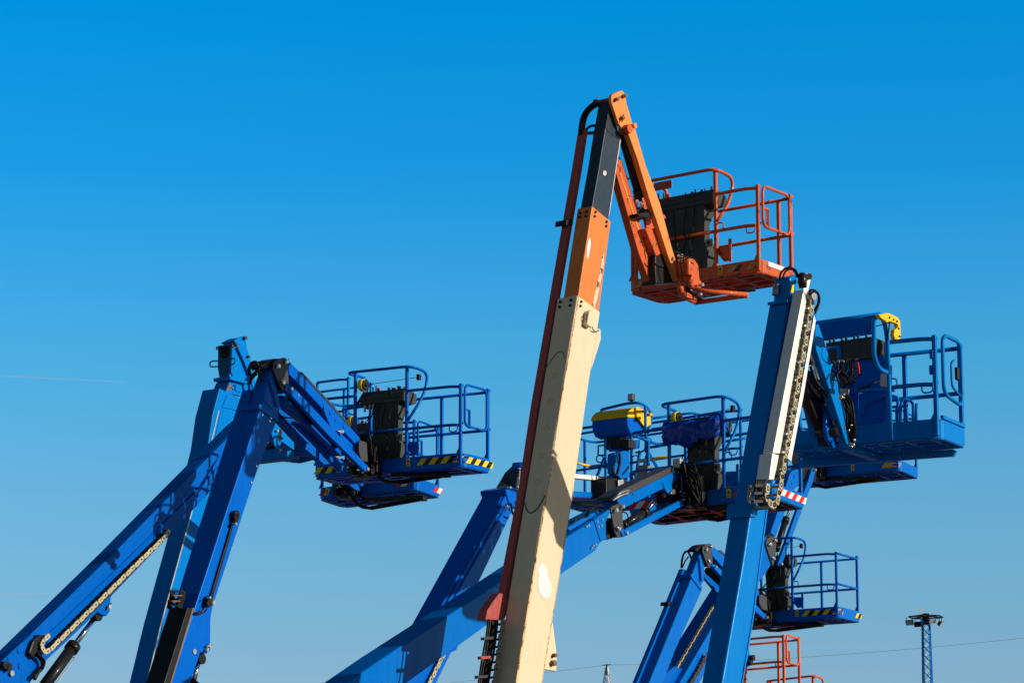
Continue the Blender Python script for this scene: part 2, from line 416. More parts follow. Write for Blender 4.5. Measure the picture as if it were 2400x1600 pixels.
    def console(s, plat, kind, posts):
        a0, a1 = posts[0]+.035, posts[1]-.03; eL, eW, Z = s.eL, s.eW, s.Z
        ax0, ax1 = a0*s.L, a1*s.L; base = s.o
        def prof(pts, x0, x1): return [base+eL*x0+eW*b+Z*z for b, z in pts], eL*(x1-x0)
        m = MB(); m.prism(*prof([(.03, .97), (.03, 1.09), (.10, 1.16), (.34, 1.10), (.34, .98), (.2, .93)], ax0-.02, ax1+.02))
        box = m.build('control_box', 'plast', plat, .015)
        for i in ([] if kind == 'bare' else [0, 2, 3, 5, 6, 8]+[-8, -6, -5]):
            m = MB(); f = .58+.045*i if i >= 0 else .06+.07*(i+8)
            q = base+eL*(ax0+(ax1-ax0)*f)+eW*.12+Z*1.145; m.cyl(q, q+Z*random.uniform(.03, .06 if i >= 0 else .10), random.choice((.010, .014, .018)), 8)
            m.build('control_lever', 'plast', box)
        if kind != 'bare': m = MB(); q = base+eL*(ax0+(ax1-ax0)*.34)+eW*.11+Z*1.15; m.cyl(q, q+Z*.05, .022, 12); m.build('stop_button', 'red', box)
        m = MB()
        for f in (.12, .72): m.box(base+eL*(ax0+(ax1-ax0)*f)+eW*.025+Z*1.09, eL, eW, Z, .018, .012, .02)
        m.build('latch', 'blk', box)
        for f in (.10, .22, .30):
            m = MB(); q = base+eL*(ax0+(ax1-ax0)*f)+eW*.03+Z*.96; m.cyl(q, q-Z*.09, .016, 8); m.build('cable_gland', 'lgrey', box)
        m = MB(); m.box(base+eL*(ax0+ax1)/2+eW*.026+Z*1.035, eL, eW, Z, (ax1-ax0)*.5, .008, .008); m.build('box_rib', 'plast', box, .003)
        m = MB(); w2 = ax1-ax0
        m.prism(*prof([(.05, .06), (.05, .97), (.30, .97), (.26, .86), (.17, .74), (.17, .48), (.22, .38), (.22, .06)], ax0+w2*.26, ax1-w2*.12))
        m.build('console_stand', 'plast', plat, .012)
        m = MB(); m.prism(*prof([(.04, .06), (.04, .50), (.20, .50), (.24, .36), (.24, .06)], ax0+w2*.34, ax1-w2*.08))
        m.build('console_panel', 'plast', plat, .012)
        m = MB()
        for k in range(5):
            x = ax0+w2*(.22+.13*k+random.uniform(-.04, .04)); z0 = random.uniform(.55, .7)
            P = [base+eL*x+eW*.03+Z*.95, base+eL*(x+random.uniform(-.05, .05))+eW*.0+Z*(z0+.1), base+eL*(x+random.uniform(-.12, .1))-eW*.02+Z*z0, base+eL*(x+random.uniform(-.1, .1))-eW*.03+Z*(z0-.25), base+eL*(x+.02)-eW*.05+Z*(.15)]
            m.tube(spline(P), .008, 6)
        m.build('cable', 'rub', plat)
        m = MB(); m.box(base+eL*(ax1-.04)+eW*.02+Z*.47, eL, eW, Z, .045, .02, .045); sk = m.build('socket', 'gplast', plat, .006)
        m = MB(); m.box(base+eL*(ax1-.04)-eW*.001+Z*.47, eL, eW, Z, .02, .004, .02); m.build('socket_lid', 'blk', sk, .003)
        # bracket towards the right post
        m = MB(); m.prism([base+eL*(ax1-.02)+eW*.05+Z*.42, base+eL*(ax1+.22)+eW*.05+Z*.40, base+eL*(ax1+.22)+eW*.05+Z*.24, base+eL*(ax1+.14)+eW*.05+Z*.22], eW*.05)
        m.prism([base+eL*(ax1+.23)+eW*.02+Z*.48, base+eL*(ax1+.27)+eW*.02+Z*.48, base+eL*(ax1+.27)+eW*.02+Z*.20, base+eL*(ax1+.23)+eW*.02+Z*.20], eW*.02)
        m.build('mounting_bracket', s.lift.mat, plat, .004)
    def underframe(s, mat='blk', a=.5, right=.82, z=-.05):
        m = MB(); Z = s.Z
        pts = [s.p(a-.05, -.12, .12), s.p(a-.05, -.08, -.05), s.p(a-.04, .25, z-.05), s.p(a-.03, .62, z-.02)]
        m.tube(fillet(pts, .1), .028, 8)
        m.bar(s.p(a-.03, .62, z-.02), s.p(right, .40, z), .022, Z, .03)
        m.bar(s.p(a+.02, .05, z+.03), s.p(right, .38, z+.015), .022, Z, .03)
        m.box(s.p(right, .39, z), s.eL, s.eW, Z, .05, .06, .03)
        m.build('support_frame', mat, s.plat, .005)
    def rotator(s, mat='blk', a=.47, zt=.42, valve=True, rnd=0):
        rn = random.Random(rnd); Z = s.Z; T = s.lift.root
        c = s.p(a, 0, 0)-s.eW*.20
        m = MB(); m.cyl(c-Z*.06, c+Z*.42, .085, 20); m.cyl(c-Z*.08, c-Z*.03, .11, 20); m.cyl(c+Z*.36, c+Z*.40, .10, 20)
        m.box(c+s.eL*.10+Z*.16+s.eW*.06, s.eL, s.eW, Z, .07, .10, .20)
        m.box(c-s.eL*.12+Z*.20, s.eL, s.eW, Z, .035, .12, .24)
        m.box(c+s.eW*.10+Z*.05, s.eL, s.eW, Z, .20, .06, .10)
        o = m.build('platform_rotator', mat, T, .008)
        m = MB(); m.box(c-s.eL*.165+Z*.20-s.eW*.02, s.eL, s.eW, Z, .006, .10, .22); m.build('side_plate', 'plate', o, .005)
        m = MB(); hs = []
        for k in range(19):
            p0 = c-s.eL*rn.uniform(-.02, .1)-s.eW*.10+Z*(zt+rn.uniform(-.05, .06)); p3 = c+s.eL*rn.uniform(-.08, .25)-s.eW*.08+Z*rn.uniform(-.05, .15)
            mid_ = c+s.eL*rn.uniform(.02, .26)-s.eW*rn.uniform(.1, .22)+Z*rn.uniform(.15, .45)
            m.tube(spline([p0, (p0+mid_)/2+Z*.05, mid_, p3]), rn.choice((.009, .012, .014)), 6)
        m.build('hose', 'rub', o)
        for k in range(14):
            m = MB(); q = c+s.eL*rn.uniform(-.12, .16)-s.eW*rn.uniform(.1, .16)+Z*rn.uniform(-.02, .42); d = Vector((rn.uniform(-1, 1), rn.uniform(-1, 1), rn.uniform(-1, 1))).normalized()
            m.cyl(q, q+d*rn.uniform(.03, .06), rn.uniform(.010, .016), 8); m.build('hose_fitting', 'zinc', o)
        if valve:
            m = MB(); m.box(c-s.eL*.06-s.eW*.10+Z*(zt+.05), s.eL, s.eW, Z, .055, .06, .06); v = m.build('valve_block', 'galv', o, .005)
        return o
def chassis(l, mat, turn=0.0, scale=1.0):
    """turret, counterweight and four-wheel undercarriage standing under the boom's foot"""
    b = l.base; Z = Vector((0, 0, 1)); X = l.W; Y = l.N
    m = MB(); m.prism([b+X*x+Y*(-1.0)+Z*z for x, z in ((-1.5, .55), (-1.5, .9), (-1.2, 1.1), (1.2, 1.1), (1.5, .9), (1.5, .55))], Y*2.0)
    c = m.build('chassis', mat, l.root, .03)
    m = MB(); m.cyl(b+Z*1.0, b+Z*1.35, .55, 28); m.build('slewing_ring', 'blk', l.root, .01)
    m = MB(); m.prism([b+X*x+Y*(-.85)+Z*z for x, z in ((-2.0, 1.4), (-2.0, 1.9), (-1.7, 2.2), (-.6, 2.2), (-.3, 1.75), (1.0, 1.7), (1.1, 1.4))], Y*.5)
    m.prism([b+X*x+Y*.35+Z*z for x, z in ((-2.0, 1.4), (-2.0, 1.9), (-1.7, 2.2), (-.6, 2.2), (-.3, 1.75), (1.0, 1.7), (1.1, 1.4))], Y*.5)
    m.build('turret', mat, l.root, .04)
    m = MB(); m.box(b-X*1.9+Z*1.7, X, Y, Z, .25, .34, .35); m.build('counterweight', 'blk', l.root, .05)
    for sx in (-1, 1):
        for sy in (-1, 1):
            w_ = b+X*1.15*sx+Y*1.12*sy+Z*.45
            m = MB(); m.cyl(w_-Y*.15, w_+Y*.15, .45, 28); t = m.build('wheel', 'tyre', l.root, .04)
            m = MB(); m.cyl(w_-Y*.17, w_+Y*.17, .23, 20); m.build('rim', 'wht', t, .01)
def ext(p, q, v):  # extend the line p->q down to row v
    t = (v-p[1])/(q[1]-p[1]); return (p[0]+(q[0]-p[0])*t, v)
# ================================================================ ORANGE AND CREAM LIFT
A = Lift(37, 1630, 657, 37.0, (1130, 2240), 'tall cream boom with orange and dark upper sections, carrying the highest basket, worn orange', 'orange')
w46 = A.wpx((1239, 1406), (1312, 949), 48); w27 = A.wpx((1389, 482), (1418.8, 301), 27); w36 = A.wpx((1356, 692), (1388, 482), 35)
bt, btr = ext((1288, 1116), (1208, 1600), 2260), ext((1345.6, 1140), (1270.5, 1600), 2260)
boomA = A.prism('boom', [(1354, 691), (1407, 731), (1382, 886), (1345.6, 1140), (1270.5, 1600), btr, bt, (1208, 1600), (1238.6, 1406), (1286.6, 1112), (1312.4, 949.4)], 0, w46, 'cream', bevel=.014)
midA = A.prism('boom_middle_section', [(1388, 482.5), (1432, 519), (1404, 730), (1400, 760), (1350, 730), (1355.5, 692)], -.03, w36*.97, 'orangeM', bevel=.012)
tipA = A.prism('boom_tip_section', [(1431, 234), (1440, 248), (1447, 300), (1455.6, 327.5), (1425.7, 510), (1420, 560), (1380, 540), (1388, 482.5), (1403.7, 396), (1418.8, 301)], -.055, w27*.98, 'tip', bevel=.010)
# seam plate at the top of the dark section
A.prism('wear_plate', [(1429.5, 243), (1419.5, 299), (1424, 307), (1453, 329), (1447, 300), (1437, 262)], -.050, .012, 'tip', tipA, .003)
A.prism('edge_strip', [(1453, 329), (1456, 327), (1428, 508), (1426.5, 508)], -.046, .016, 'galv', tipA, .003)
A.prism('paint_patch', [(1414, 402), (1418, 399.5), (1421.5, 403), (1421.5, 409), (1418, 412.5), (1414, 409.5)], -.053, .004, 'scuff', tipA, 0)
# scuffs on the orange section
A.prism('scuff', [(1380, 560), (1384, 558), (1385, 572), (1382, 590), (1378, 607), (1375, 604), (1376, 580)], -.026, .005, 'wht', midA, 0)
A.prism('scuff', [(1412, 598), (1416, 592), (1415, 620), (1408, 660), (1400, 700), (1393, 722), (1389, 715), (1396, 680), (1406, 640)], -.026, .005, 'scuff', midA, 0)
A.prism('scuff', [(1345, 512), (1347, 505), (1351, 640), (1346, 690), (1341, 690)], -.028-w36*.93, -.0, 'rust', midA, 0) if False else None
# bolts at the section heads
def boltset(l, parent, pts, off, r=.016, name='bolt', mat='blk'):
    for u, v in pts:
        m = MB(); p = l.P(u, v, off); m.cyl(p-l.N*.004, p+l.N*.014, r, 8); m.build(name, mat, parent)
boltset(A, boomA, [(1361.5, 707), (1359.5, 717)], 0); boltset(A, midA, [(1395, 497), (1393, 507), (1421, 520), (1420, 530)], -.03)
def backbolts(l, parent, pts, off_edge, mid, wfull, r=.017, mat='blk', name='bolt'):
    """bolt heads on the shaded back face: pts are (fraction across from the near edge, u, v of the near edge)"""
    for f, u, v in pts:
        m = MB(); p = l.P(u, v, off_edge)-l.N*(wfull*f); n = l.backn(mid[0], mid[1]); m.cyl(p-n*.004, p+n*.014, r, 8); m.build(name, mat, parent)
def backn(self, a, b):
    d = (self.P(*b)-self.P(*a)).normalized(); n = d.cross(self.N).normalized()
    return n if n.dot(self.W) < 0 else -n
Lift.backn = backn
me_ = ((1354, 691), (1286.6, 1112))
backbolts(A, boomA, [(.28, 1352.2, 702), (.28, 1350.3, 714), (.8, 1352.2, 702), (.8, 1350.3, 714)], 0, me_, w46)
backbolts(A, midA, [(.3, 1386, 495), (.3, 1384.5, 505), (.72, 1386, 495), (.72, 1384.5, 505)], -.03, ((1388, 482), (1356, 692)), w36)
# round plugs down the back face of the cream boom and the two sensor loops
def edge(v): # near edge of the cream back face at row v
    P_ = [(1354, 691), (1312.4, 949.4), (1286.6, 1112), (1238.6, 1406), (1208, 1600)]
    for a, b in zip(P_, P_[1:]):
        if a[1] <= v <= b[1]: return (a[0]+(b[0]-a[0])*(v-a[1])/(b[1]-a[1]), v)
for v in (882, 943, 1005, 1068, 1131):
    m = MB(); u_, v_ = edge(v-5); p = A.P(u_, v_, 0)-A.N*(w46*.5); n = A.backn(*me_)
    d = (A.P(*me_[1])-A.P(*me_[0])).normalized(); a_ = A.N
    m.tube([p+n*.003+(a_*math.cos(t)+d*math.sin(t))*.032 for t in [2*math.pi*k/20 for k in range(20)]], .0045, 6, closed=True)
    m.build('plug', 'cream', boomA)
def backline(pts, r, name, mat, parent):
    m = MB(); n = A.backn(*me_); q = []
    for f, v in pts: u_, v_ = edge(v); q.append(A.P(u_, v_, 0)-A.N*(w46*f)+n*.005)
    m.tube(spline(q), r, 6); m.build(name, mat, parent)
backline([(.98, 855), (.7, 832), (.5, 822), (.3, 822), (.15, 835), (.03, 850)], .0035, 'cable', 'plate', boomA)
backline([(.98, 1172), (.85, 1185), (.7, 1196), (.5, 1198), (.3, 1190), (.1, 1172), (.02, 1160)], .006, 'cable', 'plate', boomA)
m = MB(); A.prism('rusty_edge', [(1288.6, 1112), (1290.6, 1112), (1243, 1400), (1212, 1600), (1150, 1990), (1147, 1990), (1208.3, 1600), (1239, 1406)], .002, .003, 'edge', boomA, 0)
A.prism('rusty_edge', [(1356, 694), (1357.6, 695), (1315, 949.4), (1290.6, 1112), (1289, 1112), (1313, 949.4)], .002, .003, 'edge', boomA, 0)
A.prism('rusty_edge', [(1344, 1140), (1345.6, 1140), (1270.5, 1600), (1269, 1600)], .002, .003, 'edge', boomA, 0)
# white blanked sticker: arrow over an oval
ov = [(1270, 1316), (1286.5, 1338), (1281.5, 1337), (1285, 1350), (1292, 1365), (1294, 1380), (1289, 1396), (1281, 1402), (1272, 1399), (1265, 1390), (1261.5, 1375), (1261, 1358), (1264, 1340), (1259, 1337)]
A.prism('sticker', ov, .004, .004, 'wht', boomA, 0)
# lugs and the small switch box
A.prism('lug', [(1400, 770), (1407.5, 771), (1409, 793), (1392, 848), (1384, 870)], -.10, .03, 'cream', boomA, .006)
A.prism('lug', [(1292, 1457), (1296, 1459), (1305.5, 1534), (1304, 1572), (1276, 1567), (1280, 1540)], -.10, .035, 'cream', boomA, .006)
A.pins([(1295.5, 1535, -.10, .022), (1293, 1553, -.10, .032)], mat='rust', parent=boomA, cot=False)
A.prism('switch_box', [(1381, 729), (1388, 725), (1395, 728), (1391, 766), (1384, 766), (1376, 760)], .07, .065, 'cream', boomA, .012)
A.hose([[(1388, 764, .02), (1390, 772, .03), (1396, 777, .02), (1404, 774, .0)], [(1377, 735, .05), (1374.5, 742, .06), (1374, 750, .05), (1377, 754, .04)]], .006, 'cable', 'plate', boomA)
# hose guide tube behind
tubA = A.prism('hose_guide', [(1370, 302), (1379, 306), (1365, 396), (1271, 946), (1240, 1140), (1201, 1370), (1193, 1440), (1176, 1440), (1186, 1370), (1231, 1140), (1260, 946), (1355, 396)], -w46-.03, .095, 'redtube', bevel=.008)
A.prism('guide_foot', [(1172, 1388), (1190, 1395), (1189, 1435), (1182, 1452), (1138, 1452), (1142, 1430), (1158, 1406)], -w46-.02, .12, 'redtube', tubA, .008)
A.prism('clamp', [(1328, 515), (1344, 514), (1343, 527), (1327, 528)], -w46+.0, .16, 'blk', tubA, .006)
A.prism('clamp_arm', [(1376, 309), (1404, 306), (1404, 315), (1375, 316)], -w46-.04, .03, 'redtube', tubA, .004)
A.hose([[.040, (1362, 318, -.36), (1366, 285, -.36), (1376, 262, -.36), (1392, 247, -.33), (1402, 244, -.25)], [.016, (1374, 304, -.38), (1384, 296, -.36), (1396, 295, -.3)], [.012, (1398, 250, -.36), (1392, 243, -.38), (1393, 236, -.36), (1400, 235, -.30)], [.010, (1398, 243, -.2), (1408, 250, -.2), (1412, 262, -.2), (1408, 262, -.2)]], .03)
# bottom: flat hose bundle and cable chain
for k in range(6):
    A.hose([[(1145+k*4.2, 1450, -.30-.02*k), (1140+k*4.4, 1490, -.30-.02*k), (1131+k*4.4+2*(k % 2), 1540, -.30-.02*k), (1122+k*4.4, 1600, -.3-.02*k), (1080+k*4, 1900, -.3-.02*k)]], .013)
for v in (1492, 1537, 1582, 1627, 1672):
    x = 1135-(v-1492)*.16; A.prism('hose_clamp', [(x, v), (x+26, v-2), (x+24, v+5), (x, v+7)], -.26, .05, 'redtube' if v == 1537 else 'plate', tubA, .003)
A.chain([(1181, 1450), (1172, 1510), (1162, 1580), (1150, 1660), (1120, 1850)], -.20, .14, .085, .075, mat='blk')
# knuckle plates and jib
plate = [(1433, 226), (1436, 221), (1453, 213), (1458, 212.5), (1463, 217), (1466, 224), (1469, 243), (1484, 294), (1480, 306), (1463, 309), (1450, 290), (1441, 263), (1433, 240)]
kn = A.prism('knuckle_plate', plate, .02, .045, 'orangeJ', bevel=.01)
kn2 = A.prism('knuckle_plate', plate, -.30, .045, 'orangeJ', bevel=.01)
A.pins([(1441.5, 234, .02, .022), (1460, 226, .02, .022), (1454.5, 278, .02, .022)], mat='rust', parent=kn)
A.prism('cross_tube', [(1436, 230), (1444, 226), (1448, 232), (1440, 238)], -.02, .28, 'redtube', kn, .01)
jibA = A.prism('jib_arm', [(1470, 306), (1475, 297), (1483, 291), (1487, 295), (1515, 391), (1547, 476), (1576, 583.6), (1597, 651), (1595, 657), (1588, 658), (1568, 606), (1547, 541), (1522, 466), (1493, 370)], .03, .075, 'orangeJ', bevel=.010)
A.prism('jib_arm', [(1470, 306), (1475, 297), (1483, 291), (1487, 295), (1515, 391), (1547, 476), (1576, 583.6), (1597, 651), (1595, 657), (1588, 658), (1568, 606), (1547, 541), (1522, 466), (1493, 370)], -.27, .07, 'orangeJ', bevel=.010)
A.prism('jib_web', [(1466, 312), (1487, 312), (1520, 420), (1545, 500), (1566, 583), (1537, 600), (1518, 545), (1500, 465)], -.19, .03, 'orange', jibA, .008)
A.prism('jib_web', [(1512, 535), (1556, 535), (1574, 585), (1538, 600)], -.045, .22, 'orange', jibA, .01)
A.cyl_pin = A.pins([(1481.5, 296, .03, .030)], mat='orangeJ', parent=jibA, cot=False, name='pivot_boss')
m = MB(); p = A.P(1472, 303, .06); m.cyl(p-A.N*.1, p+A.N*.03, .055, 16); m.build('pivot_tube', 'orange', jibA, .005)
A.pins([(1592.5, 652, .03, .02)], parent=jibA, cot=False)
linkA = A.prism('jib_link', [(1442, 398), (1450, 372), (1460, 380), (1474, 430), (1508, 545), (1538, 655), (1536, 670), (1526, 668), (1496, 590), (1465, 480)], -.14, .10, 'orange', bevel=.010)
A.prism('lit_edge', [(1452, 405), (1455, 404), (1506, 560), (1519, 600), (1516, 602)], -.135, .01, 'orangeJ', linkA, 0)  # paler paint stands in for sunlight along the link
A.cylinder((1456, 312), (1499, 462), (1509, 500), .050, .024, -.10)
A.prism('cylinder_bracket', [(1495, 500), (1536, 494), (1538, 506), (1520, 512), (1498, 508)], -.02, .2, 'blk', linkA, .01)
A.prism('cylinder_bracket', [(1533, 505), (1558, 502), (1562, 512), (1548, 514)], -.0, .12, 'orange', linkA, .01)
A.prism('jib_end_casting', [(1536, 598), (1566, 592), (1582, 618), (1592, 662), (1538, 665), (1535, 630)], -.05, .20, 'blk', bevel=.012)
A.hose([[(1449, 365, -.2), (1462, 400, -.2), (1472, 420, -.2), (1478, 412, -.18)], [(1528, 572, -.1), (1526, 590, -.1), (1528, 602, -.1), (1536, 612, -.1)], [(1530, 570, -.05), (1529, 585, -.05), (1533, 600, -.05)]], .008)
pA = A.frame((1474, 688), (1783, 637), (1861, 664), 37.4, None, None)
pA.build('orange', toe=.165, rr=.021, H=1.06, mid=.60, loop=(.18, .655, 1.36), posts=(.05, .665), console='dark', farpost=.90, lanyard=False, docbox=False, caution=.70,
         stripe=[(.745, .85, ['oldyel', 'oldblk']), (.89, .97, ['oldyel', 'oldblk']), (.04, .10, ['oldyel', 'oldblk'])], gatez=.58)
g = MB(); g.box(pA.p(1, .45, .13)+pA.eL*.004, pA.eW, pA.Z, pA.eL, .17, .028, .002); g.build('white_label', 'wht', pA.plat)
g = MB(); g.box(pA.p(.28, -.03, 1.28), pA.eL, pA.eW, pA.Z, .13, .006, .05); g.build('name_plate', 'redtube', pA.plat)
g = MB(); g.box(pA.p(.11, .22, .44), pA.eL, pA.eW, pA.Z, .07, .12, .27); g.build('document_box', 'gplast', pA.plat, .015)
m = MB(); m.tube([pA.p(ax, .02, 1.06) for ax in (.05, .2)], .021); m.build('rail_stub', 'orange', pA.plat)
# rotator, leveller, bent tubes beneath
m = MB(); m.prism([A.P(u, v, .16) for u, v in ((1603, 603), (1629, 607), (1637, 622), (1640, 655), (1650, 668), (1640, 676), (1612, 660), (1604, 640))], -A.N*.09)
m.cyl(A.P(1611, 604, .2), A.P(1612, 645, .2), .040, 16); m.cyl(A.P(1611, 650, .2), A.P(1616, 656, .2), .06, 16)
rotA = m.build('platform_rotator', 'orange', A.root, .008)
m = MB(); m.tube(fillet([A.P(1592, 660, .10), A.P(1597, 688, .10), A.P(1622, 704, -.05), A.P(1634, 706, -.1)], .2), .037, 12); m.build('bent_tube', 'orange', rotA)
m = MB(); m.tube(fillet([A.P(1616, 656, .2), A.P(1622, 676, .2), A.P(1650, 682, .35), A.P(1752, 690, .7)], .2), .027, 12); m.build('bent_tube', 'orange', rotA)
m = MB(); m.bar(A.P(1628, 709, -.1), A.P(1752, 692, .6), .03, r2=.025); m.bar(A.P(1600, 690, .12), A.P(1640, 700, -.08), .03); m.build('support_frame', 'orange', rotA, .005)
m = MB(); m.cyl(A.P(1612, 678, .12), A.P(1642, 698, .0), .030, 12); m.build('levelling_cylinder', 'blk', rotA); m = MB(); m.cyl(A.P(1700, 686, .4), A.P(1770, 678, .75), .025, 12); m.build('levelling_cylinder', 'blk', rotA)
A.hose([[(1580, 588, .2), (1602, 600, .24), (1625, 605, .24), (1634, 615, .2)], [(1588, 570, .3), (1586, 578, .3), (1592, 585, .3)], [(1600, 640, .2), (1596, 620, .2), (1594, 605, .2)]], .010, parent=rotA)
A.pins([(1591, 600, .1, .02), (1594, 612, .1, .025), (1596, 625, .1, .018), (1640, 668, .2, .02), (1636, 690, .1, .018)], name='fitting', parent=rotA, cot=False)
chassis(A, 'orangeK')
# ================================================================ articulated knuckle used by three lifts
def knuckle(l, T0, off=0, w=.26, sc=1.0, mats=('plate', 'blk')):
    """charcoal side plates, their pins and the black cover between; T0 maps local px to picture px"""
    pl = [T0(x, y) for x, y in ((0, 10), (4, 5), (22, -3), (28, -3), (33, 2), (35, 30), (37, 65), (24, 77), (12, 56), (0, 24))]
    k = l.prism('knuckle_plate', pl, off+.03, .02, mats[0], bevel=.004)
    l.prism('knuckle_plate', pl, off-w, .02, mats[0], bevel=.004)
    l.prism('knuckle_cover', [T0(x, y) for x, y in ((-28, 16), (-12, 3), (2, -1), (18, -1), (26, 4), (20, 40), (5, 16), (-22, 24))], off-.02, w*.9, mats[1], bevel=.01)
    l.prism('knuckle_block', [T0(x, y) for x, y in ((2, 28), (30, 22), (34, 62), (22, 72), (10, 50))], off-.0, w*.95, mats[1], bevel=.006)
    l.pins([(*T0(9, 17), off+.03, .026), (*T0(28, 7), off+.03, .024), (*T0(20, 56), off+.03, .024)], parent=k, ln=.04)
    return k
# ================================================================ LEFT FRONT LIFT
B = Lift(33, 907, 1107, 41.5, (330, 2250), 'deep blue lift in front at left, basket banded with yellow and black stripes', 'blueB')
wB = B.wpx((610, 955), (504, 1279), 33)
wBt = B.wpx((637, 861), (614, 944), 26)
b0, b1 = ext((610, 955), (504, 1279), 2260), ext((604, 1100), (510, 1387), 2260)
bB = B.prism('boom', [(611, 954), (650, 984), (604, 1100), (510, 1387), (499, 1421), (494, 1448), (493.5, 1524), (484, 1530), (470, 1528), (446, 1600), b1, b0, (504, 1279)], 0, wB, bevel=.012)
B.prism('collar', [(608, 947), (612, 947), (655, 980), (651, 988), (607, 957)], .02, wB+.04, parent=bB, bevel=.006)
tB = B.prism('boom_head', [(637, 861), (641, 866), (644, 886), (657, 951), (652, 982), (645, 976), (614, 950), (621, 907.5)], -.02, wBt, bevel=.010)
B.prism('stiffener', [(632.5, 889), (636, 886), (654.5, 949), (650, 953)], .02, .035, parent=tB, bevel=.008)
B.prism('weld_plate', [(618, 938), (640, 960), (646, 940), (634, 915), (626, 905)], -.012, .01, parent=tB, bevel=.003)
boltset(B, bB, [(617, 964), (614, 972), (634, 979), (631, 987), (600, 1092), (588, 1130)], 0, .014, mat='zinc')
kB = knuckle(B, lambda x, y: (640.6+x, 841+y), 0, wBt+.02)
# hose guide behind boom
gB = B.prism('hose_guide', [(590, 912), (600, 916), (530, 1130), (478, 1290), (432, 1440), (424, 1440), (470, 1290)], -wB*.95, .15, 'blueB', bevel=.006)
B.prism('energy_tray', [(452, 1423), (453, 1423), (399, 1600), (345, 1770), (330, 1770), (385, 1600), (440, 1423)], .05, .29, 'blk', bB, .006)
B.prism('tray_rim', [(452, 1423), (455, 1424), (402, 1600), (350, 1770), (347, 1770), (399, 1600)], .055, .012, 'rust', bB, 0)
B.chain([(431, 1383), (428, 1395), (424, 1412), (420, 1425)], -.14, .16, .06, .10, mat='blk', name='cable_chain')
for v in (1384, 1393, 1406, 1416):
    x = 424-(v-1384)*.3; B.prism('chain_bar_cover', [(x-14, v), (x+6, v), (x+6, v+3), (x-14, v+3)], -.1, .05, 'rust' if v in (1393, 1406) else 'blk', gB, .002)
# strut down the lit side
B.prism('side_strut', [(545, 1226), (549, 1227), (497, 1408), (491, 1408)], .035, .03, 'blk', bB, .004)
B.pins([(549, 1205, .03, .05), (548, 1212, .03, .045), (547, 1222, .03, .03)], mat='blk', parent=bB, cot=False, name='sensor')
B.pins([(486, 1404, .03, .045), (484, 1414, .03, .045)], mat='blk', parent=bB, cot=False, name='sensor'); B.pins([(486, 1400, .09, .014), (495, 1410, .04, .022), (494, 1414, .04, .018), (547, 1227, .06, .016)], parent=bB, cot=False, name='fitting')
B.hose([[(453, 1437, .02), (465, 1438, .03), (478, 1434, .05), (486, 1424, .07)], [(455, 1435, .02), (468, 1433, .05), (476, 1428, .05), (482, 1418, .07)]], .009, 'cable', 'rub', bB)
B.pins([(455, 1526, .0, .032)], mat='galv', parent=bB, cot=False, name='plug', ln=.012)
B.pins([(485.5, 1512, .0, .024), (480, 1522, .0, .02)], mat='zinc', parent=bB, ln=.05)
B.cylinder((440, 1640), (452, 1600), (466, 1543), .07, .035, -.12)
m = MB()
# hoses at the head
B.hose([[.020, (583, 878, -.2), (584, 862, -.16), (591, 850, -.12), (600, 849, -.08), (606, 858, -.06), (607, 872, -.02), (610, 885, 0), (614, 893, -.02)],
        [.016, (588, 884, -.3), (585, 866, -.26), (590, 855, -.22), (597, 853, -.2), (603, 862, -.2)], [.02, (586, 898, -.25), (590, 882, -.22), (601, 870, -.2), (604, 860, -.2)],
        [.012, (585, 900, -.2), (592, 886, -.18), (603, 876, -.12)]], .02)
# jib
jB = B.prism('jib_arm', [(674, 841.5), (704, 872), (772, 946), (844.6, 1026), (844, 1034), (839, 1043), (833, 1040), (809, 1014), (797, 1008), (784, 1010), (775, 996), (758.5, 960), (718, 917), (678.5, 878)], 0, wBt*.95, bevel=.012)
B.prism('cable_cover', [(704, 872), (708, 870.5), (766, 932), (823, 997), (820, 1000), (771, 945)], .01, wBt, 'plate', jB, .006)
B.pins([(760, 953, 0, .028), (774, 968, 0, .028), (787, 987, 0, .028), (806.5, 999.5, 0, .028)], 'plug', 'blueB', jB, ln=.012, cot=False)
B.pins([(792, 1011.5, 0, .022), (797, 1012, 0, .02)], parent=jB)
B.prism('gusset', [(758.5, 960), (800, 1004), (784, 1012), (774, 998)], .012, .02, parent=jB, bevel=.004)
lB = B.prism('jib_link', [(676, 912), (679, 906), (684, 904.5), (691, 909), (780, 1004), (863, 1092), (865.5, 1099), (862, 1105), (856, 1104), (765, 1014), (680, 922)], .06, .06, bevel=.010)
B.prism('jib_link', [(690, 985), (738, 1013), (745, 1018), (767, 1042), (805, 1093), (803, 1105), (798, 1104), (735, 1036), (690, 993)], -.30, .06, bevel=.010)
B.pins([(682.5, 911, .06, .022), (861, 1099, .06, .022), (697.5, 926, .06, .010)], parent=lB, cot=False, ln=.02)
B.cylinder((680, 920), (738, 985), (790, 1040), .058, .028, -.10)
m = MB(); p = B.P(676, 910, .05); m.cyl(p-B.N*.30, p, .06, 16); m.build('pivot_tube', 'blueB', jB, .005)
B.prism('jib_body_shade', [(660, 925), (690, 935), (760, 1003), (800, 1050), (800, 1068), (740, 1010), (672, 958)], -.14, .1, 'blueB', jB, .01)
B.prism('jib_web', [(795, 1012), (836, 1045), (846, 1062), (835, 1065), (800, 1030)], -.04, .12, 'blueB', jB, .008)
B.hose([[(655, 980, .02), (663, 975, .06), (672, 978, .06), (682, 980, .05), (690, 976, .04)], [(652, 965, .02), (660, 978, .06), (674, 992, .06), (692, 993, .05), (702, 984, .05)], [(655, 970, .02), (668, 980, .05), (680, 978, .04)]], .007)
pB = B.frame((734.5, 1122), (1083, 1093), (1148, 1108), 41.5, None, None)
STR = ['ylab', 'blk']
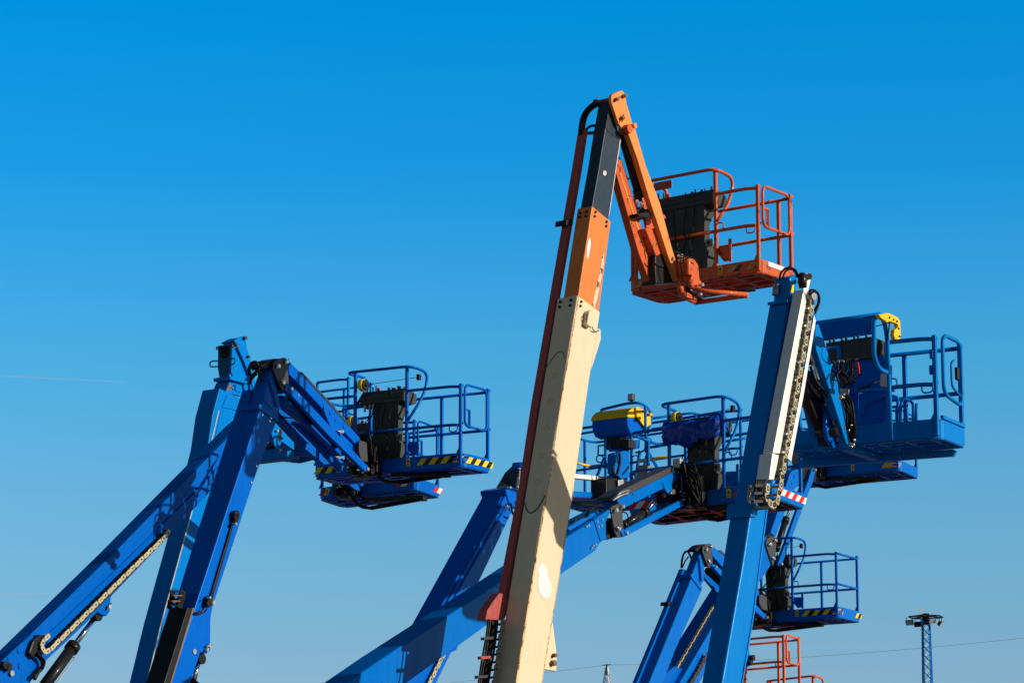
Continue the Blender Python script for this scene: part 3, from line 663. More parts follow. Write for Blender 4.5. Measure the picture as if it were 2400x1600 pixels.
pB.build('blueB', H=1.10, stripe=[(.70, 2.0, STR), (.0, .20, STR)])
pB.underframe(); pB.rotator(a=.40, rnd=3, valve=False)
B.prism('side_bracket', [(842, 1034), (846, 1031), (860, 1037), (862, 1082), (847, 1078), (842, 1060)], .05, .03, 'plate', bevel=.005)
B.prism('side_bracket', [(776, 1030), (790, 1040), (806, 1060), (806, 1092), (778, 1092), (776, 1060)], -.5, .05, 'plate', bevel=.005) if False else None
chassis(B, 'blueB')
# ================================================================ LEFT REAR TELESCOPIC LIFT (pale)
Dd = Lift(33, 735, 1080, 50, (185, 2252), 'faded light blue lift standing behind at left, scuffed forked head above its boom', 'blueD')
wD = Dd.wpx((379, 1454), (344, 1600), 40)
d0, d1 = ext((379, 1454), (344, 1600), 2252), ext((470, 1350), (405, 1600), 2252)
bD = Dd.prism('boom', [(515, 909), (531, 917), (600, 950), (560, 1080), (470, 1350), (405, 1600), d1, d0, (344, 1600), (379, 1454), (450, 1196), (487, 1050), (498, 973)], 0, wD, bevel=.014)
Dd.prism('side_panel', [(533, 926), (570, 936), (562, 963), (521, 954)], .014, .02, parent=bD, bevel=.004)
Dd.prism('side_panel', [(520, 957), (561, 966), (540, 1060), (500, 1046)], .010, .016, parent=bD, bevel=.004)
Dd.prism('edge_highlight', [(512, 962), (514.5, 962), (494, 1048), (497, 1050), (452, 1196), (381, 1454), (346, 1600), (343.5, 1600), (378.5, 1454), (449.5, 1196), (491, 1048)], .008, .012, 'galv', bD, 0)  # pale strip paints the bright highlight along the boom's edge
nD = Dd.prism('boom_neck', [(539, 893), (579, 898), (580, 903), (577, 911), (564, 925), (529, 916)], -.05, wD*.8, bevel=.008)
Dd.prism('scuff', [(537, 900), (543, 905), (544, 912), (532, 915), (533, 910)], -.045, .006, 'rust', nD, 0)
Dd.prism('rib', [(530, 914), (568, 924), (567, 929), (529, 919)], -.0, .06, parent=nD, bevel=.005)
Dd.prism('flange', [(540, 881), (553, 880), (581, 894), (579, 899), (540, 889)], .02, wD*.98, parent=nD, bevel=.006)
boltset(Dd, nD, [(544, 896), (548, 903), (567, 903), (572, 908), (545, 913), (575, 916), (560, 918), (541, 908)], -.05, .012, mat='blk')
m = MB(); p = Dd.P(555, 909, -.05); m.cyl(p, p+Dd.N*.02, .06, 16); p = Dd.P(573, 908, -.05); m.cyl(p, p+Dd.N*.03, .055, 16); m.build('pulley_boss', 'blueD', nD, .004)
wf = Dd.wpx((545, 806), (544, 879), 33)
fk = Dd.prism('fork_head', [(545, 807), (547, 803), (552, 802), (556, 806), (568, 840), (580, 884), (570, 893), (547, 884), (542, 872)], 0, .035, bevel=.006)
Dd.prism('fork_plate', [(545, 807), (547, 803), (552, 802), (556, 806), (568, 840), (580, 884), (570, 893), (547, 884), (542, 872)], -wf, .035, parent=fk, bevel=.006)
# back plate; a raised black U paints in the recess's dark inside
n = Dd.backn((545, 806), (544, 879)); a = Dd.P(545.5, 806, 0); b = Dd.P(542.5, 884, 0); c1_ = Dd.P(545, 858, 0)
dn = (b-a).normalized(); bp = MB()
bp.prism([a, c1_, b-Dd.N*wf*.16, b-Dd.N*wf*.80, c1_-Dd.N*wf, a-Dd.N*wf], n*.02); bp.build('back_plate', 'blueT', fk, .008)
bp = MB(); u0 = a+dn*.03; P_ = [u0-Dd.N*wf*.16]+[a+dn*(.13+.09*math.sin(math.pi*k/8))-Dd.N*wf*(.5-.34*math.cos(math.pi*k/8)) for k in range(9)]+[u0-Dd.N*wf*.84]
bp.prism([q+n*.021 for q in P_], n*.004); bp.build('painted_fork_recess', 'rub', fk)
m = MB(); p = Dd.P(551, 810, .03); m.cyl(p-Dd.N*(wf+.08), p, .03, 12); m.build('fork_pin', 'galv', fk)
for s_ in (0.12, .88):
    q = Dd.P(544.5, 842, 0)-Dd.N*(wf*s_)+n*.02; sg = -1 if s_ > .5 else 1
    m = MB(); m.tube(fillet([q, q+n*.05+Dd.N*.14*sg, q+n*.05+dn*.09+Dd.N*.14*sg, q+dn*.09], .05), .011, 6); m.build('hose_loop', 'blueT', fk)
lk = Dd.prism('jib_link', [(549, 797), (568, 788), (573, 788), (576, 793), (578, 812), (588, 845), (596, 872), (601, 905), (604, 925), (596, 918), (585, 880), (572, 846), (561, 822)], .05, .03, bevel=.006)
Dd.prism('jib_link', [(549, 797), (568, 788), (573, 788), (576, 793), (578, 812), (588, 845), (596, 872), (601, 905), (604, 925), (596, 918), (585, 880), (572, 846), (561, 822)], -wf-.05, .03, bevel=.006)
Dd.prism('link_cover', [(549, 799), (566, 790), (570, 791), (564, 806), (552, 803)], .03, wf*.95, parent=lk, bevel=.008)
Dd.pins([(571.5, 792.5, .05, .030), (550.5, 808, .02, .030), (579.5, 836, .05, .020)], mat='plate', parent=lk, cot=False)
Dd.prism('jib_body', [(575, 835), (582, 850), (600, 915), (640, 985), (690, 1035), (690, 1055), (640, 1020), (600, 960), (575, 880)], -.05, wf*.8, 'blueD', bevel=.01)
br = Dd.prism('lever_plate', [(641, 999), (648, 996), (672, 992), (674, 998), (673, 1013), (660, 1034), (655, 1047), (658.6, 1060), (651, 1064), (645, 1046), (634.5, 1008)], .12, .02, bevel=.004)
Dd.prism('lever_plate', [(641, 999), (648, 996), (672, 992), (674, 998), (673, 1013), (660, 1034), (655, 1047), (658.6, 1060), (651, 1064), (645, 1046), (634.5, 1008)], -.20, .02, bevel=.004)
Dd.prism('painted_slot', [(655, 1006), (659, 1005), (661, 1010), (660, 1030), (656, 1036), (653, 1030), (653, 1010)], .125, .006, 'blk', br, 0)  # black patch painted on for the slot's dark inside
Dd.pins([(652, 1054.5, .12, .02), (669, 997, .12, .015), (646, 1010, .12, .02)], mat='galv', parent=br, cot=False)
pD = Dd.frame((612, 1068), (818, 1044), (872, 1060), 50, None, None)
pD.build('blueD', H=1.10, loop=None, console=None, lanyard=False, gate=False, caution=0, toe=.16)
pD.underframe('blueD', a=.3, right=.6)
m = MB(); m.box(pD.p(.18, -.22, -.06), pD.eL, pD.eW, pD.Z, .40, .10, .09); m.build('rotator_body', 'blueD', Dd.root, .02)
m = MB(); m.cyl(pD.p(.02, -.3, .1), pD.p(.5, -.3, .1), .05, 14); m.build('levelling_cylinder', 'blk', Dd.root); m = MB(); m.cyl(pD.p(0.05, -.3, -.03), pD.p(.4, -.3, -.03), .04, 14); m.build('levelling_cylinder', 'blk', Dd.root)
m = MB(); m.box(pD.p(.35, -.15, .22), pD.eL, pD.eW, pD.Z, .35, .08, .10); m.build('mounting_bracket', 'blueB', Dd.root, .02)
chassis(Dd, 'blueD')
# ================================================================ LEFT LOW LIFT with chain on its side
C = Lift(33, 860, 1160, 46.9, (-760, 2240), 'blue lift with sloping boom entering the lower left corner, pale cable chain along its side', 'blueC')
wC = C.wpx((271, 1288), (379, 1178), 22)
bC = C.prism('boom', [(640, 930), (652, 945), (648, 965), (545, 1095), (399, 1253), (261, 1397), (258, 1432), (250, 1443), (238, 1440), (229, 1434), (111, 1545), (60, 1610), (-300, 1990), (-740, 2300), (-790, 2230), (-400, 1880), (-20, 1572), (64, 1490), (271, 1288), (379, 1178), (560, 995)], 0, wC, bevel=.014)
C.prism('upper_side_plate', [(70, 1487), (271, 1291), (379, 1181), (560, 999), (572, 1008), (440, 1150), (303, 1285), (92, 1488)], .025, .03, parent=bC, bevel=.006)
C.prism('lower_side_plate', [(98, 1500), (303, 1305), (440, 1170), (590, 1012), (600, 1022), (440, 1190), (380, 1252), (300, 1330), (120, 1508)], .02, .025, parent=bC, bevel=.006)
C.prism('boom_foot', [(-20, 1572), (30, 1524), (80, 1480), (78, 1500), (112, 1543), (70, 1600), (-100, 1780), (-180, 1720)], .03, .05, parent=bC, bevel=.012)
C.pins([(44, 1524, .03, .035), (46, 1560, .03, .035), (20, 1543, .03, .03)], 'plug', 'blueC', bC, ln=.014, cot=False)
C.pins([(5, 1558, .03, .05), (13, 1562, .03, .055)], 'pivot_pin', 'blk', bC, ln=.07, cot=False); C.pins([(24, 1577, .03, .035)], 'plug', 'galv', bC, ln=.04, cot=False)
C.pins([(252, 1421, .0, .028)], 'lug_pin', 'zinc', bC)
C.chain([(398, 1242), (388, 1256), (330, 1312), (262, 1379), (190, 1450), (140, 1499), (112, 1526), (101, 1525), (97, 1514), (99, 1504), (108, 1494), (119, 1484)], .14, .15, .115, .062)
C.prism('chain_tray', [(399, 1246), (400, 1252), (262, 1392), (130, 1520), (118, 1524), (110, 1515), (250, 1376), (390, 1240)], .045, .03, 'blk', bC, .004)
C.prism('chain_housing', [(78, 1500), (96, 1485), (104, 1490), (100, 1520), (80, 1543), (68, 1530)], .10, .12, 'blk', bC, .02)
C.hose([[.030, (84, 1530, .1), (98, 1545, .1), (100, 1560, .1), (88, 1575, .1), (80, 1590, .1)], [.012, (88, 1530, .14), (105, 1548, .14), (100, 1566, .14)], [.012, (75, 1588, .1), (82, 1580, .12), (90, 1576, .1)]], .02)
C.cylinder((90, 1625), (173, 1512), (225, 1443), .078, .036, -.10)
C.hose([[(133, 1600, -.02), (150, 1576, -.02), (172, 1546, -.02), (172, 1538, -.04), (166, 1535, -.05)]], .008, 'pipe', 'galv')
jC = C.prism('jib_arm', [(642, 925), (660, 940), (760, 1042), (858, 1128), (850, 1140), (742, 1060), (650, 962)], -.04, wC*.9, bevel=.012)
C.prism('jib_link', [(720, 1040), (730, 1036), (838, 1130), (845, 1150), (832, 1146), (716, 1052)], .04, .05, bevel=.008)
pC = C.frame((746.7, 1171), (973, 1146), (1030, 1166), 47.8, None, None)
RW = ['red', 'wht']
pC.build('blueC', H=1.06, mid=.56, loop=(.26, .64, 1.37), stripe=[(.80, .93, RW), (.0, .10, RW), (1.65, 2.0, RW)], caution=.09, console='black')
pC.underframe(right=.98, z=-.09, a=.42); pC.rotator(a=.36, rnd=8, valve=False)
chassis(C, 'blueC')
from mathutils import noise as mnoise
# ================================================================ MIDDLE STEEP LIFT behind the cream boom
E = Lift(33, 1500, 1150, 43.5, (590, 2240), 'blue lift with steep boom behind the cream boom, blue and yellow drum on its basket', 'blueB')
wE = E.wpx((1121, 1271), (1046, 1420), 60)
e0, e1 = ext((1187, 1160), (1060, 1391), 2240), ext((1196, 1208), (1118, 1373), 2240)
bE = E.prism('boom', [(1190, 1152), (1222, 1160), (1196, 1208), (1118, 1373), (1072, 1490), (1077, 1508), (1070, 1523), (1058, 1528), (1020, 1605), e1, e0, (1000, 1500), (1060, 1391)], 0, wE*.82, bevel=.014)
E.prism('side_plate', [(1187, 1185), (1197, 1176), (1072, 1420), (1030, 1500), (1018, 1500), (1060, 1410)], .03, .035, parent=bE, bevel=.006)
n = E.backn((1187, 1160), (1060, 1391)); m = MB()
m.prism([E.P(1186, 1164, 0)-E.N*.04, E.P(1010, 1482, 0)-E.N*.04, E.P(1010, 1482, 0)-E.N*.07, E.P(1186, 1164, 0)-E.N*.07], n*.03); m.build('edge_rail', 'blueB', bE, .004)
E.prism('boom_collar', [(1184, 1145), (1200, 1140), (1222, 1152), (1214, 1172), (1194, 1180)], .02, wE*.86, parent=bE, bevel=.008)
m = MB(); fr = [(1212, 1152), (1217, 1102), (1224, 1087), (1262, 1110), (1232, 1178)]; bk_ = [(1157, 1147), (1182, 1106), (1203, 1087), (1242, 1108), (1180, 1180)]
A1 = [E.P(u, v, -.02) for u, v in fr]; A2 = [E.P(u, v, -.02-wE*.6) for u, v in bk_]
m.add(A1+A2, [list(range(5)), [9, 8, 7, 6, 5]]+[[k, k+5, (k+1) % 5+5, (k+1) % 5] for k in range(5)])
tE = m.build('boom_head', 'tip', E.root, .03, 3)
m = MB(); p = E.P(1226, 1091, .0); m.cyl(p-E.N*.14, p+E.N*.02, .055, 16); m.build('head_tube', 'blueB', tE)
E.pins([(1216, 1098, -.02, .014), (1214, 1120, -.02, .012), (1212, 1140, -.02, .014)], 'bolt', 'zinc', tE, ln=.02, cot=False)
E.hose([[.014, (1196, 1180, .05), (1199, 1186, .1), (1200, 1197, .12), (1204, 1206, .1), (1208, 1210, .06)], [.010, (1183, 1184, .02), (1192, 1181, .06), (1197, 1183, .06)]], .012)
E.pins([(1190, 1142, .03, .018), (1203, 1189, .05, .018), (1182, 1186, .03, .015)], 'fitting', 'zinc', bE, cot=False)
E.chain([(1047, 1520), (1032, 1548), (1015, 1582), (985, 1640)], .05, .30, .08, .06)
E.prism('jib_beam', [(1230, 1105), (1340, 1150), (1445, 1156), (1445, 1167), (1340, 1164), (1235, 1190)], .0, .12, 'blueF', bevel=.01)
E.prism('grey_link', [(1300, 1106), (1345, 1109), (1442, 1119), (1442, 1129), (1345, 1120), (1300, 1116)], .02, .10, 'alu', bevel=.006)
pE = E.frame((1330, 1190), (1742, 1134), (1800, 1152), 43.5, None, None)
pE.build('blueF', H=1.06, mid=.53, loop=None, console=None, lanyard=False, gate=False, caution=0, toe=.14, rr=.018, docbox=False, posts=(.22, .37))
# console drum
c0, c1 = pE.p(.105, -.02, 1.10), pE.p(.325, -.02, 1.06)
c0, c1 = unproj(1402, 999, 43.1), unproj(1485, 989, 42.7)
ax = (c1-c0).normalized(); bk = ax.cross(Vector((0, 0, 1))).normalized(); bk = bk if bk.y > 0 else -bk; Zv = Vector((0, 0, 1))
m = MB(); m.prism([c0+bk*y+Zv*z for y, z in ((-.12, .10), (-.14, .02), (-.13, -.08), (-.07, -.16), (.05, -.18), (.22, -.14), (.32, 0), (.30, .12))], ax*(c1-c0).length)
dr = m.build('control_drum', 'blueB', E.root, .012)
m = MB(); m.prism([c0+bk*y+Zv*z-ax*.01 for y, z in ((-.155, .055), (-.13, .12), (-.05, .185), (.08, .225), (.2, .21), (.33, .14), (.33, .11), (-.10, .05))], ax*((c1-c0).length+.02)); m.build('drum_lid', 'yel', dr, .01)
m = MB(); e = c1+ax*.012; m.prism([e+bk*y+Zv*z for y, z in ((.0, .20), (.2, .20), (.33, .12), (.33, -.06), (.2, -.05), (.02, .08))], ax*.03); m.build('drum_end', 'yel', dr, .008)
m = MB(); m.box(c0+ax*.25-Zv*.25+bk*.1, ax, bk, Zv, .12, .10, .09); m.box(c0+ax*.42-Zv*.28+bk*.1, ax, bk, Zv, .10, .08, .06); m.build('drum_mount', 'blk', dr, .01)
E.prism('mast', [(1441, 1062), (1476, 1052), (1476, 1118), (1458, 1122), (1441, 1108)], .25, .12, 'blueF', bevel=.01)
E.prism('mast', [(1456, 1034), (1500, 1030), (1500, 1050), (1456, 1056)], .2, .2, 'blueB', bevel=.008)
E.prism('mast_foot', [(1421, 1120), (1467, 1118), (1478, 1150), (1462, 1165), (1421, 1165)], .2, .25, 'blk', bevel=.01)
E.prism('mast_cap', [(1449, 1124), (1462, 1122), (1464, 1140), (1456, 1150), (1450, 1145)], .24, .02, 'galv', bevel=.01)
E.hose([[.02, (1452, 1062, .3), (1453, 1080, .32), (1450, 1096, .32), (1446, 1110, .3)], [.012, (1443, 1080, .3), (1436, 1095, .3), (1438, 1108, .3), (1446, 1114, .3)], [.013, (1518, 985, .3), (1517, 1010, .3), (1514, 1040, .3), (1508, 1056, .3), (1490, 1060, .3)], [.012, (1506, 990, .3), (1510, 1005, .3), (1520, 1000, .3)]], .01)
# guard over drum, lamp on top
m = MB(); q = lambda u, v, d: unproj(u, v, d)
m.tube(fillet([q(1428, 976, 43.6), q(1420, 966, 43.5), q(1407, 960, 42.9), q(1470, 945, 42.5), q(1496, 943, 42.4), q(1512, 950, 42.5), q(1527, 968, 43.1), q(1526, 985, 43.1), q(1519, 1012, 42.7)], .12), .020, 10)
m.tube([q(1415, 966, 43.1), q(1415, 975, 43.1)], .02); m.tube([q(1512, 950, 42.5), q(1514, 1060, 42.5)], .02)
m.build('console_guard', 'blueF', E.root)
m = MB(); m.box(q(1480, 931, 42.5), E.N, E.W, Zv, .045, .03, .047); wl = m.build('work_lamp', 'plate', E.root, .008)
m = MB(); m.box(q(1480, 931, 42.5)-E.W*.032, E.N, E.W, Zv, .036, .004, .037); m.build('lamp_glass', 'glass', wl, .003); m = MB(); m.bar(q(1480, 937, 42.5), q(1480, 945, 42.5), .018); m.build('lamp_bracket', 'blk', wl)
m = MB(); m.bar(q(1521, 968, 42.7), q(1522, 975, 42.7), .035); m.build('beacon', 'amber', E.root, .01)
# A-braces, yellow rails, small frame
m = MB()
for a_, b_ in (((1417, 1072), (1389, 1142)), ((1420, 1074), (1434, 1120)), ((1518, 1060), (1504, 1120)), ((1521, 1062), (1543, 1100)), ((1500, 1055), (1490, 1120))): m.bar(q(*a_, 43.1), q(*b_, 43.1), .018)
m.build('brace', 'blueF', E.root, .004)
for pts in ([(1365, 1003), (1400, 998)], [(1494, 985), (1571, 974)], [(1526, 1006), (1571, 999)], [(1523, 1048), (1571, 1041)], [(1700, 1034), (1752, 1026)]):
    m = MB(); m.tube([q(u, v, 43.2) for u, v in pts], .019); m.build('guard_rail', 'blueF', E.root)
m = MB(); m.tube(fillet([q(1588, 972, 44), q(1622, 967, 44), q(1683, 982, 44.4), q(1676, 987, 44.4), q(1625, 976, 44)], .08), .017); m.tube([q(1630, 968, 44), q(1630, 1000, 44)], .017); m.tube([q(1676, 984, 44.3), q(1676, 1010, 44.3)], .017); m.build('guard_rail', 'blueF', E.root)
m = MB(); m.tube([q(1345, 1083, 43.5), q(1383, 1092, 43.7)], .018); m.tube([q(1494, 1079, 42.9), q(1571, 1069, 42.5)], .018); m.build('yellow_drop_bar', 'yel', E.root)
m = MB(); m.tube([q(1383, 1093, 43.7), q(1435, 1087, 43.3)], .02); m.tube(fillet([q(1416, 1043, 43.0), q(1402, 1044, 43.0), q(1402, 1067, 43.0), q(1416, 1066, 43.0)], .01), .012); m.build('frame_rail', 'blueF', E.root)
m = MB(); m.tube([q(1406, 1075, 43.0)+Vector((.05*math.cos(t), 0, .05*math.sin(t))) for t in [k*math.pi/6 for k in range(12)]], .010, 6, closed=True); m.build('tie_ring', 'blueF', E.root); m = MB(); m.tube([q(1521, 1034, 42.5)+Vector((.035*math.cos(t), 0, .045*math.sin(t))) for t in [k*math.pi/6 for k in range(12)]], .008, 6, closed=True); m.build('tie_ring', 'blueF', E.root)
E.hose([[.018, (1300, 1172, .0), (1345, 1178, .0), (1390, 1184, .0), (1430, 1178, 0), (1460, 1165, 0)], [.016, (1300, 1166, .1), (1360, 1172, .1), (1420, 1168, .1), (1450, 1160, .1)]], .015)
chassis(E, 'blueB')
# ================================================================ MIDDLE LOW LIFT, boom across behind the cream boom
Fm = Lift(33, 1640, 1190, 39.5, (-420, 2262), 'blue lift with low boom crossing behind the cream boom, tarpaulin over its basket controls', 'blueF')
wF = Fm.wpx((904.7, 1534), (1172, 1360), 30)
bF = Fm.prism('boom', [(1392, 1217), (1416, 1228), (1421, 1262), (1406, 1272), (1396, 1290), (1312, 1347), (1139, 1466), (1077, 1511), (950, 1602), (500, 1880), (-380, 2330), (-450, 2250), (400, 1800), (812, 1600), (904.7, 1536), (1172, 1362), (1328, 1258)], 0, wF, bevel=.016)
Fm.prism('boom_collar', [(1392, 1216), (1432, 1190), (1428, 1205), (1420, 1222), (1420, 1250), (1424, 1262), (1408, 1268)], .012, wF*1.02, parent=bF, bevel=.008)
boltset(Fm, bF, [(1374, 1233), (1379, 1231), (1390, 1278), (1395, 1275), (1399, 1222), (1411, 1217), (1409, 1231), (1402, 1234), (1386, 1283)], .012, .012, mat='zinc')
Fm.hose([[.014, (1372, 1210, -.06), (1382, 1196, 0), (1396, 1192, 0), (1410, 1196, 0)], [.012, (1376, 1208, -.1), (1386, 1192, 0), (1402, 1193, 0), (1412, 1200, 0)], [.012, (1340, 1228, -.1), (1352, 1216, -.08), (1366, 1212, -.06), (1380, 1208, -.06)]], .012)
Fm.prism('hose_tray', [(1330, 1236), (1366, 1213), (1400, 1196), (1404, 1202), (1372, 1222), (1336, 1244)], -.06, .2, 'blueF', bF, .008)
Fm.prism('head_block', [(1414, 1226), (1436, 1212), (1446, 1226), (1450, 1250), (1434, 1262), (1424, 1258)], -.06, wF*.7, 'blk', bevel=.01)
m = MB(); p = Fm.P(1426, 1257, .02); m.cyl(p-Fm.N*.3, p, .035, 14); m.build('head_pin', 'blk', bF)
kpoly = [(1431, 1190), (1434, 1186), (1450, 1179), (1455, 1178.5), (1458, 1182), (1461, 1232), (1460, 1256), (1453, 1259), (1447, 1257), (1441, 1246)]
kF = Fm.prism('knuckle_plate', kpoly, .03, .02, 'plate', bevel=.004); Fm.prism('knuckle_plate', kpoly, -.26, .02, 'plate', bevel=.004)
Fm.pins([(1439.5, 1195, .03, .026), (1454.5, 1187, .03, .022), (1445.5, 1239, .03, .024)], parent=kF)
jF = Fm.prism('jib_arm', [(1449, 1170), (1594, 1098), (1599, 1104), (1598, 1122), (1577, 1133), (1575.5, 1147), (1570, 1158), (1566, 1157), (1556, 1145), (1552, 1146), (1500, 1172), (1459, 1192.5), (1456, 1182), (1448, 1176)], 0, .24, bevel=.012)
Fm.prism('cable_cover', [(1449, 1170), (1432, 1172), (1436, 1163), (1457, 1148), (1500, 1127), (1573, 1093.5), (1588, 1093), (1594, 1098)], -.02, .22, 'plate', jF, .008)
Fm.prism('lug_plate', [(1553, 1130), (1557, 1143), (1566, 1156), (1571, 1158), (1576, 1147), (1575, 1134)], .012, .02, parent=jF, bevel=.003)
Fm.pins([(1571.5, 1151, .0, .024), (1570, 1155, 0, .02)], parent=jF)
boltset(Fm, jF, [(1482, 1158), (1486, 1177), (1578, 1110), (1582, 1128)], 0, .009, mat='blk')
Fm.hose([[.012, (1440, 1166, .0), (1452, 1156, .05), (1466, 1150, .04), (1474, 1149, .02)], [.014, (1436, 1172, 0), (1452, 1162, .04), (1472, 1155, .02)]], .012, 'pipe', 'galv')
l1 = Fm.prism('jib_link', [(1464, 1246), (1466, 1241), (1470, 1237), (1612, 1163), (1618, 1163.5), (1621.5, 1168), (1619, 1175), (1471, 1254), (1466, 1253)], .06, .055, bevel=.010)
Fm.prism('jib_link', [(1478, 1234), (1520, 1192), (1562, 1169), (1563, 1185), (1480, 1236)], -.22, .055, bevel=.010)
Fm.pins([(1468.5, 1248, .06, .020), (1617, 1169, .06, .022)], parent=l1, cot=False, ln=.02)
m = MB(); p = Fm.P(1462, 1248, .05); m.cyl(p-Fm.N*.28, p, .05, 16); m.build('pivot_tube', 'blueB', jF, .005)
Fm.cylinder((1461, 1230), (1514, 1197), (1549, 1160), .048, .018, -.08)
Fm.hose([[(1459, 1199, .03), (1468, 1202, .05), (1472, 1212, .04), (1470, 1224, 0)]], .008)
pF = Fm.frame((1471, 1206), (1813, 1165), (1883, 1192), 38.7, None, None)
pF.build('blueF', floorm='blk', H=1.05, mid=.55, posts=(.29, .665), loop=(.27, .66, 1.35), stripe=[(.0, .26, RW), (.72, .98, RW), (1.05, 2.0, RW)], caution=.70, gate=False, console='bare')
pF.underframe(right=.9, z=-.06, a=.52); pF.rotator(a=.47, rnd=5, zt=.44)
Fm.prism('side_bracket', [(1599, 1106), (1604, 1103), (1616, 1110), (1616, 1162), (1602, 1165), (1600, 1150)], .1, .03, 'plate', bevel=.006)
Fm.prism('jib_end_block', [(1576, 1136), (1597, 1125), (1602, 1160), (1576, 1178), (1572, 1160)], -.04, .22, 'blk', bevel=.01)
m = MB(); s0, s1 = .28*pF.L, .645*pF.L; rn = random.Random(11); nu, nv = 46, 22; vs = []
for j in range(nv+1):
    for i in range(nu+1):
        a = s0+(s1-s0)*i/nu; t = j/nv
        prof_ = [(-.03, .84), (-.06, .95), (-.06, 1.08), (.0, 1.17), (.14, 1.20), (.26, 1.15), (.30, 1.04), (.29, .96)]
        x = t*(len(prof_)-1); k = min(int(x), len(prof_)-2); f = x-k; b = prof_[k][0]*(1-f)+prof_[k+1][0]*f; z = prof_[k][1]*(1-f)+prof_[k+1][1]*f
        e = i/nu; q3 = Vector((a*4.5, b*3+z*2.5, z*3)); wv = .09*mnoise.noise(q3)+.07*abs(mnoise.noise(q3*2.3+Vector((3, 1, 7))))+.010*mnoise.noise(q3*5)
        wv *= .5+.5*min(1, abs(x-3.2))
        z2 = (z-.03)*.97+wv*.5+(.05*mnoise.noise(Vector((a*5, 0, 3))) if j in (0, nv) else 0); b2 = b-wv*1.3
        pin = (1-min(1, min(e, 1-e)/.06))*.0
        vs.append(pF.o+pF.eL*a+pF.eW*b2+Zv*z2)
fs = [[j*(nu+1)+i, j*(nu+1)+i+1, (j+1)*(nu+1)+i+1, (j+1)*(nu+1)+i] for j in range(nv) for i in range(nu)]
for c in (0, nu):  # gathered ends
    ctr = len(vs); vs.append(pF.o+pF.eL*(s0-.0 if c == 0 else s1+.02)+pF.eW*.16+Zv*1.0)
    for j in range(nv): fs.append([j*(nu+1)+c, (j+1)*(nu+1)+c, ctr])
m.add(vs, fs, True); tp = m.build('tarpaulin', 'tarp'); so_ = tp.modifiers.new('thick', 'SOLIDIFY'); so_.thickness = .004
tp['label'] = 'crumpled dark blue tarpaulin wrapped over the control box of the middle basket'; tp['category'] = 'tarpaulin'
chassis(Fm, 'blueF')
# ================================================================ BIG RIGHT LIFT
G = Lift(32.6, 1990, 1045, 33.8, (1548, 2265), 'big sky blue lift with aluminium cable tray on its boom, yellow hook above its basket', 'blueG')
wG = G.wpx((1763.7, 1200), (1693, 1600), 47)
g0, g1 = ext((1763.7, 1200), (1693, 1600), 2260), ext((1799, 1200), (1738, 1600), 2260)
bG = G.prism('boom', [(1763, 1180), (1800, 1180), (1768.7, 1430), (1755, 1500), (1761.5, 1553), (1757, 1562), (1743, 1561), (1738, 1600), g1, g0, (1693, 1600), (1740, 1330)], 0, wG, bevel=.016)
wGt = wG*.93
tG = G.prism('boom_inner_section', [(1847, 707), (1868, 716), (1800, 1190), (1797, 1215), (1766, 1210), (1767, 1170), (1800, 975)], -.02, wGt, bevel=.014)
G.prism('collar', [(1763, 1176), (1777, 1180), (1775, 1211), (1760, 1210)], .03, wG+.05, parent=bG, bevel=.006)
G.prism('rub_strip', [(1798, 1190), (1800.5, 1190), (1770, 1430), (1742, 1600), (1739.5, 1600), (1767.5, 1430)], .012, .018, 'blueG', bG, .003)
G.pins([(1757, 1541, .0, .03), (1752, 1552, 0, .03)], 'lug_pin', 'blk', bG, cot=False)
hG = G.prism('boom_head', [(1852, 649), (1866, 644), (1868, 655), (1866, 690), (1872, 700), (1866, 716), (1848, 710)], -.03, wGt*.82, bevel=.012)
G.prism('flange', [(1845, 702), (1872, 708), (1871, 714), (1845, 709)], .0, wGt*1.06, parent=hG, bevel=.004)
G.prism('caution_label', [(1857, 668), (1861, 666), (1860, 686), (1852, 684)], -.025, .004, 'ylab', hG, 0)
n = G.backn((1800, 975), (1766, 1210))
m = MB()
for f in (.72, .90): a_ = G.P(1850, 665, -.03)-G.N*wGt*.82*f+n*.02; b_ = G.P(1847, 690, -.03)-G.N*wGt*.82*f+n*.02; m.cyl(a_, b_, .018, 8)
m.build('hose_fitting', 'galv', hG)
# aluminium tray, ladder and chain
tray = G.prism('cable_tray', [(1884, 678), (1895, 684), (1886, 740), (1828, 1063), (1812, 1061)], .16, .122, 'alu', bevel=.006)
G.prism('tray_end', [(1811, 1062), (1826, 1066), (1823, 1084), (1814, 1124), (1803, 1123), (1808, 1085)], .175, .15, 'alu', tray, .006)
fkp = [(1890, 641), (1897, 640), (1901, 646), (1900, 656), (1892, 692), (1884, 685), (1884, 676)]
G.prism('tray_fork', fkp, .17, .015, 'alu', tray, .004); G.prism('tray_fork', [(u-2, v+6) for u, v in fkp], .03, .015, 'alu', tray, .004)
m = MB(); m.cyl(G.P(1896, 648, .19), G.P(1896, 648, -.25), .022, 14); m.cyl(G.P(1896, 648, .185), G.P(1896, 648, .205), .035, 14); m.build('tray_pin', 'rust', tray)
m = MB(); m.tube([G.P(1880, 640, .25), G.P(1880, 650, .25), G.P(1880, 660, .25), G.P(1882, 675, .25)], [.03, .045, .05, .04], 14); m.build('hose_boot', 'blk', tray)
strip = G.prism('tray_strip', [(1908.6, 739), (1912.6, 751), (1884, 925), (1854.5, 1081), (1847, 1074), (1878, 915)], .16, .02, 'alu', bevel=.004)
for i, v in enumerate((722, 763, 805, 848, 890, 932, 974, 1016, 1059, 1100)):
    x = 1886-(v-722)*.172-0
    G.prism('rung', [(x-2, v-2), (x+17, v-2.5), (x+16, v+2.5), (x-3, v+3)], .15, .03, 'alu', tray, .003)
